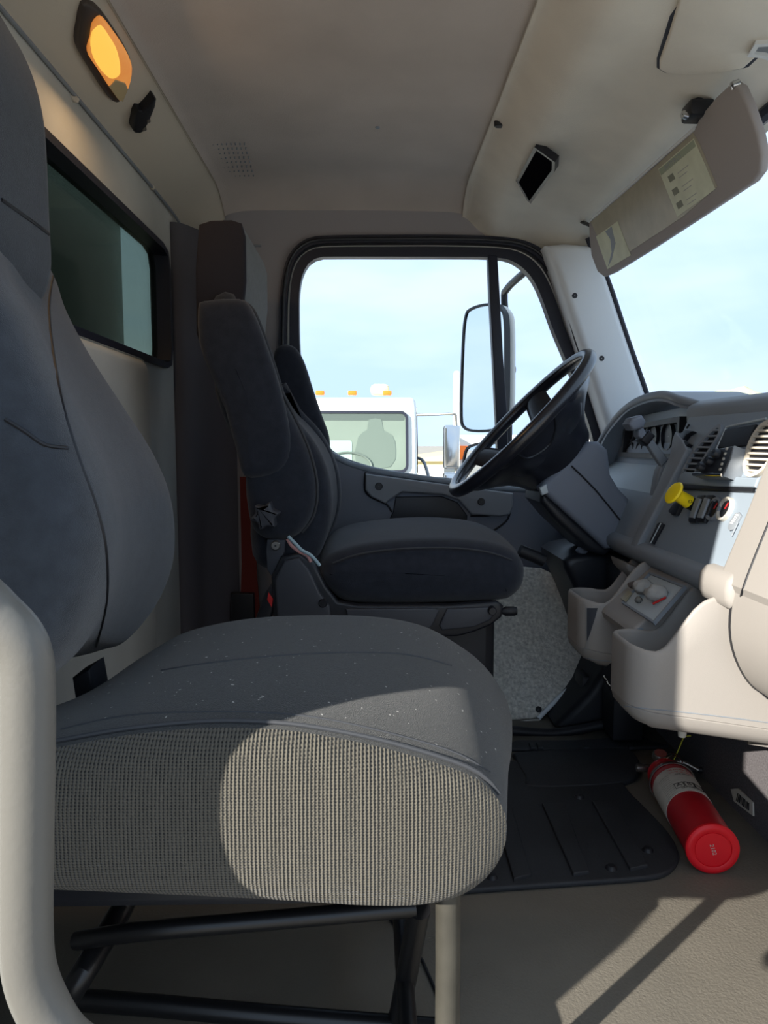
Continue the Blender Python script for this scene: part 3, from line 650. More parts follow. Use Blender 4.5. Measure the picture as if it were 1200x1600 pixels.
for gy, gz, gr in ((1.70,.012,.034),(1.79,.012,.034),(1.87,.025,.02),(1.87,-.02,.02),(1.93,.02,.018),(1.93,-.02,.018)):
    gg = dpart('gauge', lathe([(.001,.004),(gr*.85,.004),(gr*.88,.010),(gr,.010),(gr,-.002)], (PCX, gy, Z(gz)), (-1,0,0), 24), m_plast, cl)
# left end of the dash facing the door, and air vent slope
dpart('end_cap', loft([(.66,Z(-.06)),(.72,Z(.02)),(.80,Z(.03)),(.80,Z(-.28)),(.60,Z(-.25)),(.60,Z(-.16))], 2.065, 2.11, .01), m_plast)
# vents
def vent(px, m_s, m_b, n, vname):
    P = [Vector(df(x, y)) for x, y in px]
    v = dpart(vname, ringslab([DFp for DFp in inset(smooth(P, 4), -.003)], inset(smooth(P, 4), .004), -.002, .007, DF), m_b)
    dpart('vent_backing', loft(inset(smooth(P, 4), .002), -.001, .0012, 0, DF), m_black, v)
    Q = inset(smooth(P, 4), .003); t0 = min(p[1] for p in Q); t1 = max(p[1] for p in Q)
    for i in range(n):
        t = t0+(t1-t0)*(i+.5)/n; xs = []
        for j in range(len(Q)):
            a, b = Q[j], Q[(j+1) % len(Q)]
            if (a[1]-t)*(b[1]-t) < 0: xs.append(a[0]+(b[0]-a[0])*(t-a[1])/(b[1]-a[1]))
        if len(xs) >= 2:
            x0, x1 = min(xs), max(xs); dpart('slat', loft([(x0,t-.0018),(x1,t-.0018),(x1,t+.0018),(x0,t+.0018)], .001, .007, .0006, DF), m_s, v)
    return v
vent([(1129,667),(1118,674),(1102,690),(1088,707),(1079,722),(1071,738),(1070,748),(1084,749),(1092,738),(1106,716),(1120,694),(1129,678)], m_dashd, m_dashd, 9, 'air_vent')
vent([(1215,660),(1198,664),(1186,676),(1177,692),(1171,710),(1168,728),(1172,742),(1182,744),(1196,736),(1212,715),(1222,690)], m_beige, m_beige, 9, 'air_vent')
# radio pocket and its frame line
rp = [(1136,672),(1184,664),(1176,680),(1170,697),(1150,699),(1124,701)]
dpart('radio_pocket', dl(rp, -.001, .004, .001), m_black, label='dark radio slot')
dpart('radio_frame', tube([dfw(x, y, .003) for x, y in [(1122,703),(1131,684),(1138,668),(1160,663),(1200,655)]], .0022, 6), m_dashl)
dpart('slot', tube([dfw(1075,670,.003), dfw(1079,664,.003)], .002, 6), m_black)
dpart('pillar_badge', dl([(1061,690),(1068,680),(1078,674),(1090,676),(1080,682),(1074,690),(1084,696),(1080,700),(1070,695)], .0, .010, .002), m_plast)
# heater control box, standing proud of the face
HL = .028
def dfl(px, py, l=HL): p = PN(px, py, DO+DF[3]*l, DF[3])-DO; return (p.dot(DF[1]), p.dot(DF[2]))
def dflw(px, py, l=HL): s, t = dfl(px, py); return DF[0]+DF[1]*s+DF[2]*t+DF[3]*l
hcp = [dfl(x, y) for x, y in [(1083,743),(1096,722),(1111,703),(1147,696),(1142,718),(1130,744)]]
hc = dpart('heater_control', loft(hcp, -.002, HL, .002, DF), m_dashd)
dpart('control_face', loft(inset(hcp, .003), HL-.004, HL+.002, .0006, DF), m_plast, hc)
dpart('chrome_edge', tube([dflw(1084,741), dflw(1129,742)], .0035, 10), m_chrome, hc)
for x, y in ((1100,731),(1113,722),(1124,711)):
    dpart('rotary_knob', lathe([(.001,.012),(.007,.012),(.008,.009),(.0085,0)], dflw(x, y), DF[3], 20), m_plast, hc)
for i in range(5):
    q = dfl(1138-i*2.6, 702+i*8); dpart('push_button', loft(rr(q[0]-.003, q[0]+.003, q[1]-.0025, q[1]+.0025, .001, 1), HL, HL+.004, .001, DF), m_lab, hc)
# lower switch panel
def dround(name, x, y, r, h, m, par=dash, prof=None, **k):
    prof = prof or [(.0005,h),(r*.8,h),(r,h*.8),(r,-.001)]
    return dpart(name, lathe(prof, dfw(x, y, 0), DF[3], 28), m, par, **k)
for x, y in ((1104,793),(1091,793)):
    s = dpart('rocker_switch', dl([(x-12,815),(x-10,818),(x+1,818),(x+16,780),(x+14,775),(x+4,775)], -.001, .006, .002), m_plast)
    dpart('switch_cap', dl([(x-8,811),(x,812),(x+11,782),(x+4,780)], .005, .010, .002), m_dashd, s)
for x, m2, mm in ((1118,m_dashd,m_plast),(1135,m_lab,m_dashl)):
    d_ = dround('dial', x, 796, .020, .005, m2, prof=[(.0155,.002),(.017,.006),(.0205,.006),(.0215,-.001)])
    dround('dial_face', x, 796, .016, .002, m_plast, d_)
    c = dfw(x, 796, .003); dpart('needle', tube([c, c+DF[2]*.011+DF[1]*.004], .0012, 6), m_inkr, d_)
s = dpart('rocker_switch', dl([(1049,801),(1055,806),(1061,806),(1070,789),(1064,786),(1058,788)], -.001, .008, .002), m_blue if False else m_plast)
s = dpart('rocker_switch', dl([(1018,848),(1023,851),(1040,820),(1036,817),(1031,819)], -.001, .006, .002), m_plast)
dpart('switch_line', tube([dfw(1022,850,.007), dfw(1038,819,.007)], .0012, 6), m_dashl, s)
dpart('name_plate', dl([(1139,826),(1142,830),(1148,828),(1160,806),(1157,801),(1151,803),(1142,816)], -.001, .003, .001), m_dashd)
dpart('plate_bar', tube([dfw(1145,838,.002), dfw(1155,817,.002)], .0015, 6), m_dashd)
for i in range(5):
    dpart('plate_letter', dl([(1143.5+i*2.2,819-i*3.2),(1147+i*2.2,820-i*3.2),(1148+i*2.2,818-i*3.2),(1144.5+i*2.2,817-i*3.2)], .003, .0036, 0), m_white)
# yellow brake knob
kb = dfw(1085, 790, .0); kt = PY(1053, 770, kb.y-.005); kd = (kt-kb); kl = kd.length; kd.normalize()
yk = dpart('brake_knob', lathe([(.0005,kl+.004),(.012,kl+.0045),(.020,kl+.003),(.022,kl),(.021,kl-.002),(.013,kl-.006),(.0115,kl-.010),(.0125,kl-.034),(.009,kl-.036),(.0005,kl-.036)], kb, kd, 28), m_yel, dash, label='yellow push pull knob')
dpart('knob_shaft', lathe([(.006,kl-.03),(.006,.012),(.012,.010),(.012,0)], kb, kd, 16), m_black, yk)
dpart('knob_pin', lathe([(.003,.003),(.003,-.003)], kb+kd*(kl-.03)-DF[1]*0+Vector((0,-.012,0)), Vector((0,1,0)), 8), m_black, yk)
# passenger side: beige panel and round-cornered glovebox
dpart('passenger_panel', loft([(.668,Z(.072)),(.650,Z(.055)),(.628,Z(.005)),(.588,Z(-.11)),(.548,Z(-.215)),(.560,Z(-.245)),(.60,Z(-.25)),(.70,Z(-.22)),(.72,Z(.05))], YP+.05, 1.135, .014, n=5), m_cream)
dpart('passenger_lip', loft([(.553,Z(-.20)),(.541,Z(-.225)),(.548,Z(-.252)),(.58,Z(-.262)),(.62,Z(-.24)),(.60,Z(-.20))], 1.08, 1.19, .014, n=5, sm=2), m_cream)
dround('trim_screw', 1107, 902, .009, .004, m_cream)
seam_on([o for o in bpy.data.objects if o.name == 'passenger_panel'][0], [(1206,806),(1190,845),(1176,880),(1164,912),(1156,938)], .0020, m_black)
gb = loft([(.64,Z(-.045)),(.606,Z(-.09)),(.575,Z(-.155)),(.555,Z(-.215)),(.548,Z(-.265)),(.553,Z(-.31)),(.573,Z(-.355)),(.605,Z(-.385)),(.66,Z(-.40)),(.70,Z(-.2))], YP+.10, 1.085, .006, n=3, sm=3)
gb = xf(gb, lambda p: p+Vector((.0,0,0)))
gp = dpart('glovebox_door', gb, m_cream)
dpart('glovebox_gap', loft([(.64,Z(-.040)),(.606,Z(-.085)),(.575,Z(-.150)),(.556,Z(-.213)),(.550,Z(-.265)),(.555,Z(-.312)),(.575,Z(-.357)),(.605,Z(-.387)),(.66,Z(-.402)),(.70,Z(-.2))], 1.080, 1.092, .0, sm=3), m_black, gp)
dpart('knee_panel', loft([(.64,Z(-.26)),(.64,Z(-.40)),(.70,Z(-.45)),(.72,Z(-.26))], YP+.08, 1.30, .01), m_black)
dpart('under_dash', loft([(.635,Z(-.26)),(.64,Z(-.40)),(.72,Z(-.45)),(.72,Z(-.26))], 1.30, 2.08, .01), m_black)

# hand control lever standing off the dash
LX = lambda a, b, y: PY(a, b, y)
hl = dpart('hand_lever', loft(XZ([(1022,760),(1027,735),(1035,722),(1043,715),(1053,722),(1050,735),(1040,760),(1028,786),(1018,792)], 1.56), 1.55, 1.58, .005, sm=2), m_dashd, dash)
obj('stalk', loft(XZ([(1006,690),(1017,684),(1043,718),(1033,730)], 1.555), 1.548, 1.568, .004), m_dashd, hl)
obj('collar', loft(XZ([(997,688),(1010,672),(1021,681),(1008,697)], 1.55), 1.535, 1.575, .005), m_black, hl)
obj('stalk_neck', loft(XZ([(994,672),(1001,666),(1007,676),(1013,672),(1014,678),(1002,688),(994,682)], 1.55), 1.538, 1.568, .004), m_door, hl)
obj('square_knob', loft(XZ([(978,663),(985,653),(1000,649),(1006,658),(1003,668),(989,673),(984,672)], 1.545), 1.53, 1.575, .007, n=5), m_door, hl)

# ================================================================== CENTRE CONSOLE
con = empty('centre_console', (.50, 1.32, Z(-.46)), 'grey moulded console with twin cup holder pods and a small tray below the dash', 'console')
TOPX = [(.30,-.320),(.40,-.323),(.43,-.330),(.45,-.331),(.462,-.323),(.475,-.306),(.49,-.284),(.505,-.264),(.52,-.250),(.54,-.242),(.66,-.235)]
def ztop(x, sh=0):
    for (a, b), (c, d) in zip(TOPX, TOPX[1:]):
        if x <= c: t = max(0, (x-a)/(c-a)); return b+(d-b)*t+sh
    return TOPX[-1][1]+sh
def pod(x0, x1, y0, y1, r, zb0, zb1, sh, wall=.010, dx=0):
    pts = []
    for (cx, cy, a) in ((x0+r, y1-r, 90), (x0+r, y0+r, 180)):
        for i in range(9): t = math.radians(a+90*i/8); pts.append((cx+r*math.cos(t), cy+r*math.sin(t)))
    lin = [x0+r+(x1-x0-r)*i/28 for i in range(1, 29)]
    pts = pts+[(x, y0) for x in lin]+[(x, y1) for x in reversed(lin)]
    zb = lambda x: zb0+(zb1-zb0)*(x-x0)/(x1-x0)
    lev = [(.06, lambda x, t: zb(x)-.008), (.035, lambda x, t: zb(x)-.004), (.016, lambda x, t: zb(x)+.004), (.004, lambda x, t: zb(x)+.018), (.001, lambda x, t: zb(x)+.030), (.0022, lambda x, t: zb(x)+.0315), (.0, lambda x, t: zb(x)+.033)]
    lev += [(0, (lambda q: (lambda x, t: zb(x)+.033+(t-.006-zb(x)-.033)*q))(q)) for q in (.33, .66, 1)]
    lev += [(.002, lambda x, t: t-.001), (wall*.5, lambda x, t: t), (wall-.002, lambda x, t: t-.001), (wall, lambda x, t: t-.006)]
    lev += [(wall+.002, lambda x, t: max(zb(x)+.03, min(t-.012, -.40+(x-x0)*.30))), (wall+.03, lambda x, t: max(zb(x)+.02, min(t-.014, -.405+(x-x0)*.30)))]
    V = []; k = len(pts)
    for ins, zf_ in lev:
        for p, q in zip(pts, inset(pts, ins) if ins else pts):
            t = ztop(p[0]-dx-.045*max(0, (p[1]-y0)/(y1-y0))*min(1, max(0, (p[0]-x0)/.06)), sh); V.append((q[0], q[1], Z(zf_(p[0], t))))
    Fc = [(s*k+i, s*k+(i+1) % k, (s+1)*k+(i+1) % k, (s+1)*k+i) for s in range(len(lev)-1) for i in range(k)]
    Fc.append(tuple(range(k))[::-1]); Fc.append(tuple((len(lev)-1)*k+i for i in range(k))); return V, Fc
pn = obj('cup_holder', pod(.418, .70, 1.125, 1.265, .045, -.456, -.500, 0, dx=.008), m_cream, con, ang=50)
pf2 = obj('cup_holder', pod(.426, .62, 1.43, 1.575, .045, -.446, -.474, .010, dx=.022), m_cream, con, ang=50)
seam_on(pn, [(955,1094),(965,1101),(1000,1106),(1060,1112),(1130,1120),(1215,1131)], .0011, m_dashd)
seam_on(pf2, [(895,1019),(905,1025),(925,1030),(960,1034)], .0011, m_dashd)
def patch_on(o, px, m, name, lift=.002, th=.004):
    off = ORI[o.name]; bv = BVHTree.FromPolygons([tuple(v.co+off) for v in o.data.vertices], [tuple(p.vertices) for p in o.data.polygons]); P = []
    c = (sum(a for a, b in px)/len(px), sum(b for a, b in px)/len(px))
    for q in (0, .5, 1):
        for a, b in (px if q else [c]):
            dr_ = ray(c[0]+(a-c[0])*q, c[1]+(b-c[1])*q).normalized(); h_ = bv.ray_cast(CP, dr_)
            if h_[0] is None: return None
            P.append(h_[0]-dr_*lift)
    n = len(px); Fc = [(0, 1+i, 1+(i+1) % n) for i in range(n)]+[(1+i, 1+n+i, 1+n+(i+1) % n, 1+(i+1) % n) for i in range(n)]
    k = len(P); V = P+[p+(p-CP).normalized()*th for p in P]; Fc += [tuple(reversed([x+k for x in f])) for f in Fc]+[(1+n+i, 1+n+(i+1) % n, 1+n+(i+1) % n+k, 1+n+i+k) for i in range(n)]
    return obj(name, (V, Fc), m, o)
patch_on(pf2, [(899,950),(903,944),(913,944),(915,950),(915,1008),(911,1014),(903,1010),(900,1002)], m_cream, 'front_tab', .006, .008)
patch_on(pf2, [(917,950),(934,950),(930,965),(922,990),(917,1002)], m_shroud, 'slot_shade', .0015, .003)  # dark patch paints the shade inside the notch; no opening is cut
obj('tray_slab', loft([(.62,Z(-.215)),(.60,Z(-.225)),(.56,Z(-.247)),(.50,Z(-.300)),(.470,Z(-.326)),(.464,Z(-.336)),(.468,Z(-.348)),(.50,Z(-.352)),(.62,Z(-.33))], 1.262, 1.432, .006), m_cream, con)
TFo = Vector((.56,0,Z(-.247))); TF = frame(TFo, DU, Vector((.06,0,.053)))
def tf(px, py): p = PN(px, py, TFo, TF[3])-TFo; return (p.dot(TF[1]), p.dot(TF[2]))
def tl(pts, a, b, r=.001, **k): return loft([tf(x, y) for x, y in pts], a, b, r, TF, **k)
ty = obj('tray_insert', tl([(1018,899),(1070,918),(1022,973),(976,943)], -.002, .0015, .001), m_dashl, con)
ro = [tf(x, y) for x, y in [(1017,896),(1073,918),(1023,976),(973,944)]]
obj('tray_rim', ringslab(ro, inset(ro, .004), -.002, .005, TF), m_dashd, ty)
obj('front_lip', tube([PY(953,950,1.44), PY(1001,986,1.26)], .006, 8), m_dashd, con)
obj('tray_slot', tube([PY(956,957,1.43), PY(992,984,1.27)], .003, 8), m_black, con)
obj('mount_screw', lathe([(.001,-.012),(.006,-.012),(.008,0),(.008,.01)], PY(1066,1140,1.17), (0,0,1), 12), m_lab, con)
obj('far_bracket', loft(XZ([(962,872),(975,877),(1020,895),(1010,905),(985,905),(974,893),(966,884)], 1.56), 1.50, 1.60, .006), m_cream, con)
obj('mount_bracket', box(.56, .63, 1.62, 1.70, .016, Z(-.26), .004), m_black, con)
# odds and ends lying in the tray
def blob(c, rx, ry, rz, seed, amp=.25, n=3):
    bm = bmesh.new(); bmesh.ops.create_icosphere(bm, subdivisions=n, radius=1)
    for v in bm.verts:
        d = 1+amp*noise.noise(v.co*2.1+Vector((seed, seed*2, 0)))+amp*.4*noise.noise(v.co*6+Vector((seed,)*3)); v.co = Vector((v.co.x*rx, v.co.y*ry, v.co.z*rz))*d+c
    V = [v.co.copy() for v in bm.verts]; Fc = [tuple(q.index for q in f.verts) for f in bm.faces]; bm.free(); return V, Fc
def tw(px, py, l): s, t = tf(px, py); return TF[0]+TF[1]*s+TF[2]*t+TF[3]*l
obj('crumpled_tissue', blob(tw(1033,935,.014), .020, .019, .015, 3.3), m_tis, None, 'pale crumpled tissue nearest the passenger side of the console tray', 'tissue', ang=180)
obj('crumpled_tissue', blob(tw(1012,925,.013), .019, .018, .014, 8.1), m_tis, None, 'greyer crumpled tissue in the middle of the console tray', 'tissue', ang=180)
obj('pebble', blob(tw(1001,941,.006), .007, .007, .006, 1.7), mat('pebble_grey', (120,118,112), .9), None, 'small grey lump at the front of the console tray', 'pebble', ang=180)
obj('cap', blob(tw(994,918,.007), .012, .009, .007, 5.2), mat('brown_scrap', (88,78,74), .9), None, 'dark brown scrap at the far edge of the console tray', 'scrap', ang=180)
obj('foil_strip', tl([(972,938),(985,925),(990,929),(979,943)], .002, .006, .001), mat('brass_strip', (150,142,118), .4), None, 'short dull brass coloured strip at the far left of the console tray', 'strip')
obj('red_straw', tube([tw(1026,950,.010), tw(1046,940,.010)], .002, 8), m_inkr, None, 'thin red stick beside the crumpled tissues in the tray', 'stick')
# warning card under the console
wcA = [PY(937,1052,1.46), PY(955,1035,1.44), PY(968,1062,1.42), PY(958,1088,1.44)]
wn = (wcA[1]-wcA[0]).cross(wcA[2]-wcA[1]).normalized()
if wn.y > 0: wn = -wn
wcd = obj('instruction_card', ([p for p in wcA]+[p-wn*.002 for p in wcA], [(0,1,2,3),(7,6,5,4),(0,4,5,1),(1,5,6,2),(2,6,7,3),(3,7,4,0)]), m_black, None, 'small dark card with blue and white letters hanging below the cup holder', 'card')
wF = frame((wcA[0]+wcA[3])/2, wcA[3]-wcA[0], wcA[1]-wcA[0])
if wF[3].dot(wn) < 0: wF = (wF[0], wF[1], wF[2], wF[3])
def card(s, size, du, dv_, m): 
    a = (wcA[3]-wcA[0]).normalized(); b = wn.cross(a).normalized()
    if b.dot(wcA[1]-wcA[0]) < 0: b = -b
    o_ = (wcA[0]+wcA[3])/2+b*dv_+a*du+wn*.0012
    obj('lettering', text(s, size, 0.0001, lambda v: o_+a*v.x+b*v.y+wn*v.z), m, wcd, flat=True)
card('BDL', .022, 0, .012, m_white); card('ED', .014, -.002, .030, m_blue)
# barcode tag on the bulkhead carpet
tgq = [PX(1144,1233,.698), PX(1155,1232,.698), PX(1178,1254,.698), PX(1179,1275,.698), PX(1149,1252,.698)]
tg = obj('barcode_tag', (tgq+[p-Vector((.003,0,0)) for p in tgq], [(0,1,2,3,4),(9,8,7,6,5)]+[(i,(i+1)%5,(i+1)%5+5,i+5) for i in range(5)]), m_lab, None, 'small white barcode tag on the grey carpet under the dash', 'tag')
for i in range(9):
    t = .12+i*.085; a = tgq[1].lerp(tgq[2], t)*.75+tgq[4].lerp(tgq[3], t)*.25; b = tgq[1].lerp(tgq[2], t)*.2+tgq[4].lerp(tgq[3], t)*.8
    obj('bar', tube([a-Vector((.004,0,0)), b-Vector((.004,0,0))], .0007+.0004*(i % 3), 4), m_ink, tg)

# ================================================================== FIRE EXTINGUISHER
er = .0415
e0 = PZ(1115, 1329, er+.001); e1 = PZ(1043, 1212, er+.001+.004); ea = (e1-e0).normalized(); el = (e1-e0).length
fe = empty('fire_extinguisher', (e0.x, e0.y, 0), 'small red fire extinguisher lying on the floor under the console', 'fire extinguisher')
prof_e = [(.0005,.003),(.0275,.003),(.028,.0045),(.0295,.0045),(.030,.002),(.035,.0),(.0395,.001),(er+.0008,.004),(er+.001,.009),(er-.0005,.0115)]
bc = obj('base_cap', lathe(prof_e, e0, ea, 48), m_redc, fe, label='bright red plastic end cap')
Lb = el
obj('cylinder', lathe([(er-.001,.010),(er-.001,Lb-.03),(er-.004,Lb-.012),(.030,Lb+.004),(.018,Lb+.012),(.014,Lb+.018),(.012,Lb+.030)], e0, ea, 48), m_red, fe)
lbh0, lbh1 = Lb*.46, Lb*.80
obj('label_sleeve', lathe([(er-.0008,lbh0),(er-.0002,lbh0),(er-.0002,lbh1),(er-.0008,lbh1)], e0, ea, 48), m_lab, fe, label='off white instruction label')
ls = obj('strap', lathe([(er+.0002,Lb*.86),(er+.002,Lb*.86),(er+.002,Lb*.885),(er+.0002,Lb*.885)], e0, ea, 40), m_steeld, fe)
ex = ea.cross(Vector((0,0,1))).normalized(); ez = ex.cross(ea).normalized()
if ez.z < 0: ez = -ez
def onc(u, h, lift=.0004):   # u: metres around from the top line, h: height along axis
    t = u/er; return e0+ea*h+(ex*math.sin(t)+ez*math.cos(t))*(er+lift)
sx = 1 if ex.x > 0 else -1
def etext(s, size, u0, h0, m, n='lettering'):
    obj(n, text(s, size, .0001, lambda v: onc((u0+v.x)*sx, h0+v.y, .0002+v.z)), m, fe, flat=True)
# text reads along the curve, upright towards the valve
[etext(c_, .015, u_, lbh0+.024, m_ink) for c_, u_ in zip('ABC', (-.014, .004, .022))]
for k_, u in enumerate((-.014, .004, .022)):
    pts = [onc((u+a)*sx, lbh0+.024+b, .0003) for a, b in ((-.008,-.009),(.008,-.009),(.008,.007),(-.008,.007))]
    obj('icon_box', tube(pts, .0008, 5, closed=True), m_ink, fe)
etext('FIRE EXTINGUISHER', .0055, .004, lbh1-.008, m_inkr); etext('PULL PIN  AIM  SQUEEZE', .0042, .004, lbh1-.018, m_inkr)
etext('DRY CHEMICAL', .0055, .006, lbh0+.010, m_ink); etext('HOLD UPRIGHT', .004, .004, lbh1-.026, m_ink)
for i in range(11): etext('lorem'.replace('lorem', '-- ---- --- -- ----'), .0038, -.034, lbh0+.006+i*.006, m_ink, 'fine_print')
cz = ez; capn = -ea
def oncap(v, lift=0): return e0+ (ex*sx*v.x+ez*v.y)*1.0-ea*(0.0-.0028+lift)
obj('lettering', text('2102', .009, .0002, lambda v: e0+ex*sx*(v.x*.35+v.y)-ez*(v.x-v.y*.2)+ea*(.0029-.0005-v.z)), m_lab, fe, flat=True)
# valve head
vh = e0+ea*(Lb+.03)
obj('valve_body', lathe([(.001,-.014),(.013,-.014),(.014,-.01),(.014,.012),(.010,.016),(.009,.026),(.001,.027)], vh, ea, 20), m_steeld, fe)
obj('valve_collar', lathe([(.026,-.030),(.028,-.026),(.026,-.008),(.014,-.004)], vh, ea, 24), m_red, fe)
obj('nozzle', lathe([(.0065,.0),(.0065,.030),(.0080,.032),(.0080,.052),(.004,.052),(.004,.044)], vh, -ex*sx, 18), m_steeld, fe)
obj('pressure_gauge', lathe([(.0005,.010),(.013,.010),(.015,.007),(.0155,-.002),(.012,-.006),(.0005,-.006)], vh+ez*.022+ea*.004-ex*sx*.006, (ez+capn*.3).normalized(), 24), m_steeld, fe)
obj('gauge_face', lathe([(.0005,.0108),(.0115,.0108),(.0115,.009)], vh+ez*.022+ea*.004-ex*sx*.006, (ez+capn*.3).normalized(), 24), mat('gauge_face_red', (130,70,64), .4), fe)
obj('carry_handle', tube([vh+ex*sx*.006, vh+ex*sx*.03+ea*.004, vh+ex*sx*.075+ea*.002], .006, 10, 3), m_black, fe)
obj('squeeze_lever', tube([vh+ez*.012+ex*sx*.006, vh+ex*sx*.035+ez*.016, vh+ex*sx*.065+ez*.004-ea*.008], .0045, 10, 3), m_steeld, fe)
for q in (0, .010):
    c = vh+ez*.020+ex*sx*.016-ea*(.006+q); obj('pull_ring', tube([c+(ex*math.cos(t)+ez*math.sin(t)*.8+ea*math.sin(t)*.4)*.016 for t in [2*math.pi*i/24 for i in range(24)]], .0012, 6, closed=True), m_chrome, fe)
obj('tamper_seal', tube([vh+ez*.02+ex*sx*.02, vh+ez*.035+ex*sx*.035+ea*.02, vh+ez*.05+ex*sx*.05+ea*.04, vh+ez*.052+ex*sx*.065+ea*.045], .0012, 6, 4), mat('yellow_green_seal', (190,190,60), .5), fe, label='yellow plastic seal strip')
obj('collar_neck', lathe([(.03,0),(.033,.004),(.033,.012),(.026,.02)], e0+ea*(Lb-.006)-ex*sx*.004, ea, 24), m_red, fe)

# ================================================================== FLOOR MAT
mt = empty('floor_mat', (.30, 1.2, 0), 'black rubber floor mat with long raised ribs beside the extinguisher', 'mat')
mo = [(lambda p: (p.x, p.y))(PZ(a, b, .004)) for a, b in [(560,1408),(720,1396),(860,1386),(1000,1376),(1040,1368),(1058,1352),(1060,1335),(1045,1305),(1005,1262),(985,1242),(960,1210),(930,1192),(800,1192),(700,1192),(540,1200)]]
obj('mat_sheet', loft(smooth(mo, 4), 0, .010, .004, XYF), m_mat, mt)
def zl(pts, z0, z1, r=.0015, zz=.01): return loft([(lambda p: (p.x, p.y))(PZ(a, b, zz)) for a, b in pts], z0, z1, r, XYF)
for P_ in ([(847,1256),(883,1256),(920,1362),(896,1366)], [(925,1252),(962,1252),(1012,1352),(985,1358)], [(770,1262),(800,1262),(830,1366),(803,1374)], [(690,1268),(722,1268),(742,1370),(715,1376)]):
    P2 = [PZ(a, b, .014) for a, b in P_]; obj('rib', loft([(p.x, p.y) for p in P2], .006, .016, .0025, XYF), m_mat, mt)
for a, b in ((769,1370),(955,1356),(1012,1328),(905,1245)):
    obj('stud', lathe([(.0005,.005),(.006,.0045),(.009,.001),(.010,-.002)], PZ(a, b, .011), (0,0,1), 16), m_black, mt)
mo2 = [(lambda p: (p.x, p.y))(PZ(a, b, .006)) for a, b in [(805,1186),(815,1178),(950,1172),(985,1176),(1000,1200),(975,1225),(835,1232),(820,1215)]]
m2 = obj('footwell_mat', loft(smooth(mo2, 4), 0, .012, .004, XYF), m_mat, None, 'smooth raised rubber footwell pad behind the ribbed mat', 'mat')
mo3 = [(lambda p: (p.x, p.y))(PZ(a, b, .006)) for a, b in [(803,1160),(818,1158),(900,1158),(990,1152),(1020,1160),(1030,1168),(800,1172)]]
m3 = empty('tunnel_mat', (.35, 1.7, 0), 'black rubber mat strip with small ribs at the back of the footwell', 'mat')
obj('mat_sheet', loft(smooth(mo3, 3), 0, .010, .004, XYF), m_mat, m3)
for a in (826, 838, 910, 980): 
    P2 = [PZ(x, y, .012) for x, y in [(a,1162),(a+8,1162),(a+11,1169),(a+3,1169)]]; obj('rib', loft([(p.x, p.y) for p in P2], .006, .015, .002, XYF), m_mat, m3)
# cross groove moulded in the floor under the seat
st('trim_12', tube([PZ(600,1425,.002), PZ(660,1500,.002), PZ(720,1640,.002)], .002, 6), m_black, label='thin dark seam on the floor beside the seat leg')

# ================================================================== OVERHEAD THINGS
hingeA, hingeB = PX(925,345,.575), PX(1152,128,.575)
VN_o = Vector((.575, 0, Z(.565))); VNn = frame(VN_o, DU, Vector((-.04,0,.145)))
def vf(px, py): p = PN(px, py, VN_o, VNn[3])-VN_o; return (p.dot(VNn[1]), p.dot(VNn[2]))
def vl(pts, a, b, r=.001, **k): return loft([vf(x, y) for x, y in pts], a, b, r, VNn, **k)
vz = empty('sun_visor', (.59, 1.6, Z(.42)), 'grey folding sun visor with a clear pocket and stickers above the windscreen', 'sun visor')
vs_ = 1 if (CP-Vector((.59,1.6,Z(.45)))).dot(VNn[3]) > 0 else -1
visp = [(924,347),(1000,282),(1092,198),(1100,180),(1125,150),(1150,127),(1162,134),(1175,162),(1190,205),(1197,240),(1194,268),(1182,284),(1100,338),(1020,390),(962,426),(948,432),(938,424),(928,398),(925,370)]
obj('visor_board', vl(visp, -.008*vs_, .008*vs_, .005, n=4), m_visor, vz)
pk_ = obj('clear_pocket', vl([(928,345),(1000,285),(1090,206),(1100,222),(1128,290),(1075,336),(1000,385),(957,412),(940,370)], .0078*vs_, .0092*vs_, .0004), m_film, vz)
stk = obj('info_sticker', vl([(1036,262),(1092,214),(1126,293),(1066,337)], .0090*vs_, .0100*vs_, .0002), m_paper, vz, label='pale printed information sticker')
VU = (lambda a, b: (b-a))(Vector(vf(1036,262)), Vector(vf(1092,214))).normalized(); VP_ = Vector((-VU.y, VU.x))
if VP_.y < 0: VP_ = -VP_
def vtxt(s, size, x, y, m, par, align='LEFT'):
    c = Vector(vf(x, y)); 
    obj('lettering', text(s, size, .0001, lambda v: VNn[0]+VNn[1]*(c+VU*v.x+VP_*v.y).x+VNn[2]*(c+VU*v.x+VP_*v.y).y+VNn[3]*vs_*(.0103+v.z), align), m, par, flat=True)
obj('header_band', vl([(1037,263),(1092,216),(1096,226),(1041,272)], .0098*vs_, .0103*vs_, 0), mat('band_green', (150,160,140), .6), stk)
vtxt('SAFETY BELTS', .012, 1046, 262, m_dashd, stk)
for i in range(3): 
    c = [(1056+i*6.5, 275+i*21)]; x, y = c[0]
    obj('pictogram', vl([(x-5,y-1),(x+3,y-7),(x+7,y+2),(x-1,y+8)], .0098*vs_, .0103*vs_, 0), mat('picto_grey', (120,124,108), .6), stk)
    vtxt('-------------', .011, x+11, y-7, m_dashd, stk); vtxt('----------', .011, x+13, y, m_dashd, stk)
s2 = obj('mirror_sticker', vl([(937,368),(971,344),(992,397),(955,419)], .0090*vs_, .0100*vs_, .0002), m_paper, vz, label='small creased pale sticker at the lower corner')
obj('grey_stripe', vl([(952,360),(962,352),(968,378),(962,404),(956,415),(962,392),(960,372)], .0098*vs_, .0104*vs_, 0), m_dashb, s2)
obj('edge_bead', tube([VNn[0]+VNn[1]*vf(a, b)[0]+VNn[2]*vf(a, b)[1]+VNn[3]*vs_*.008 for a, b in [(927,343),(1000,280),(1092,199)]], .003, 8), m_pillar, vz)
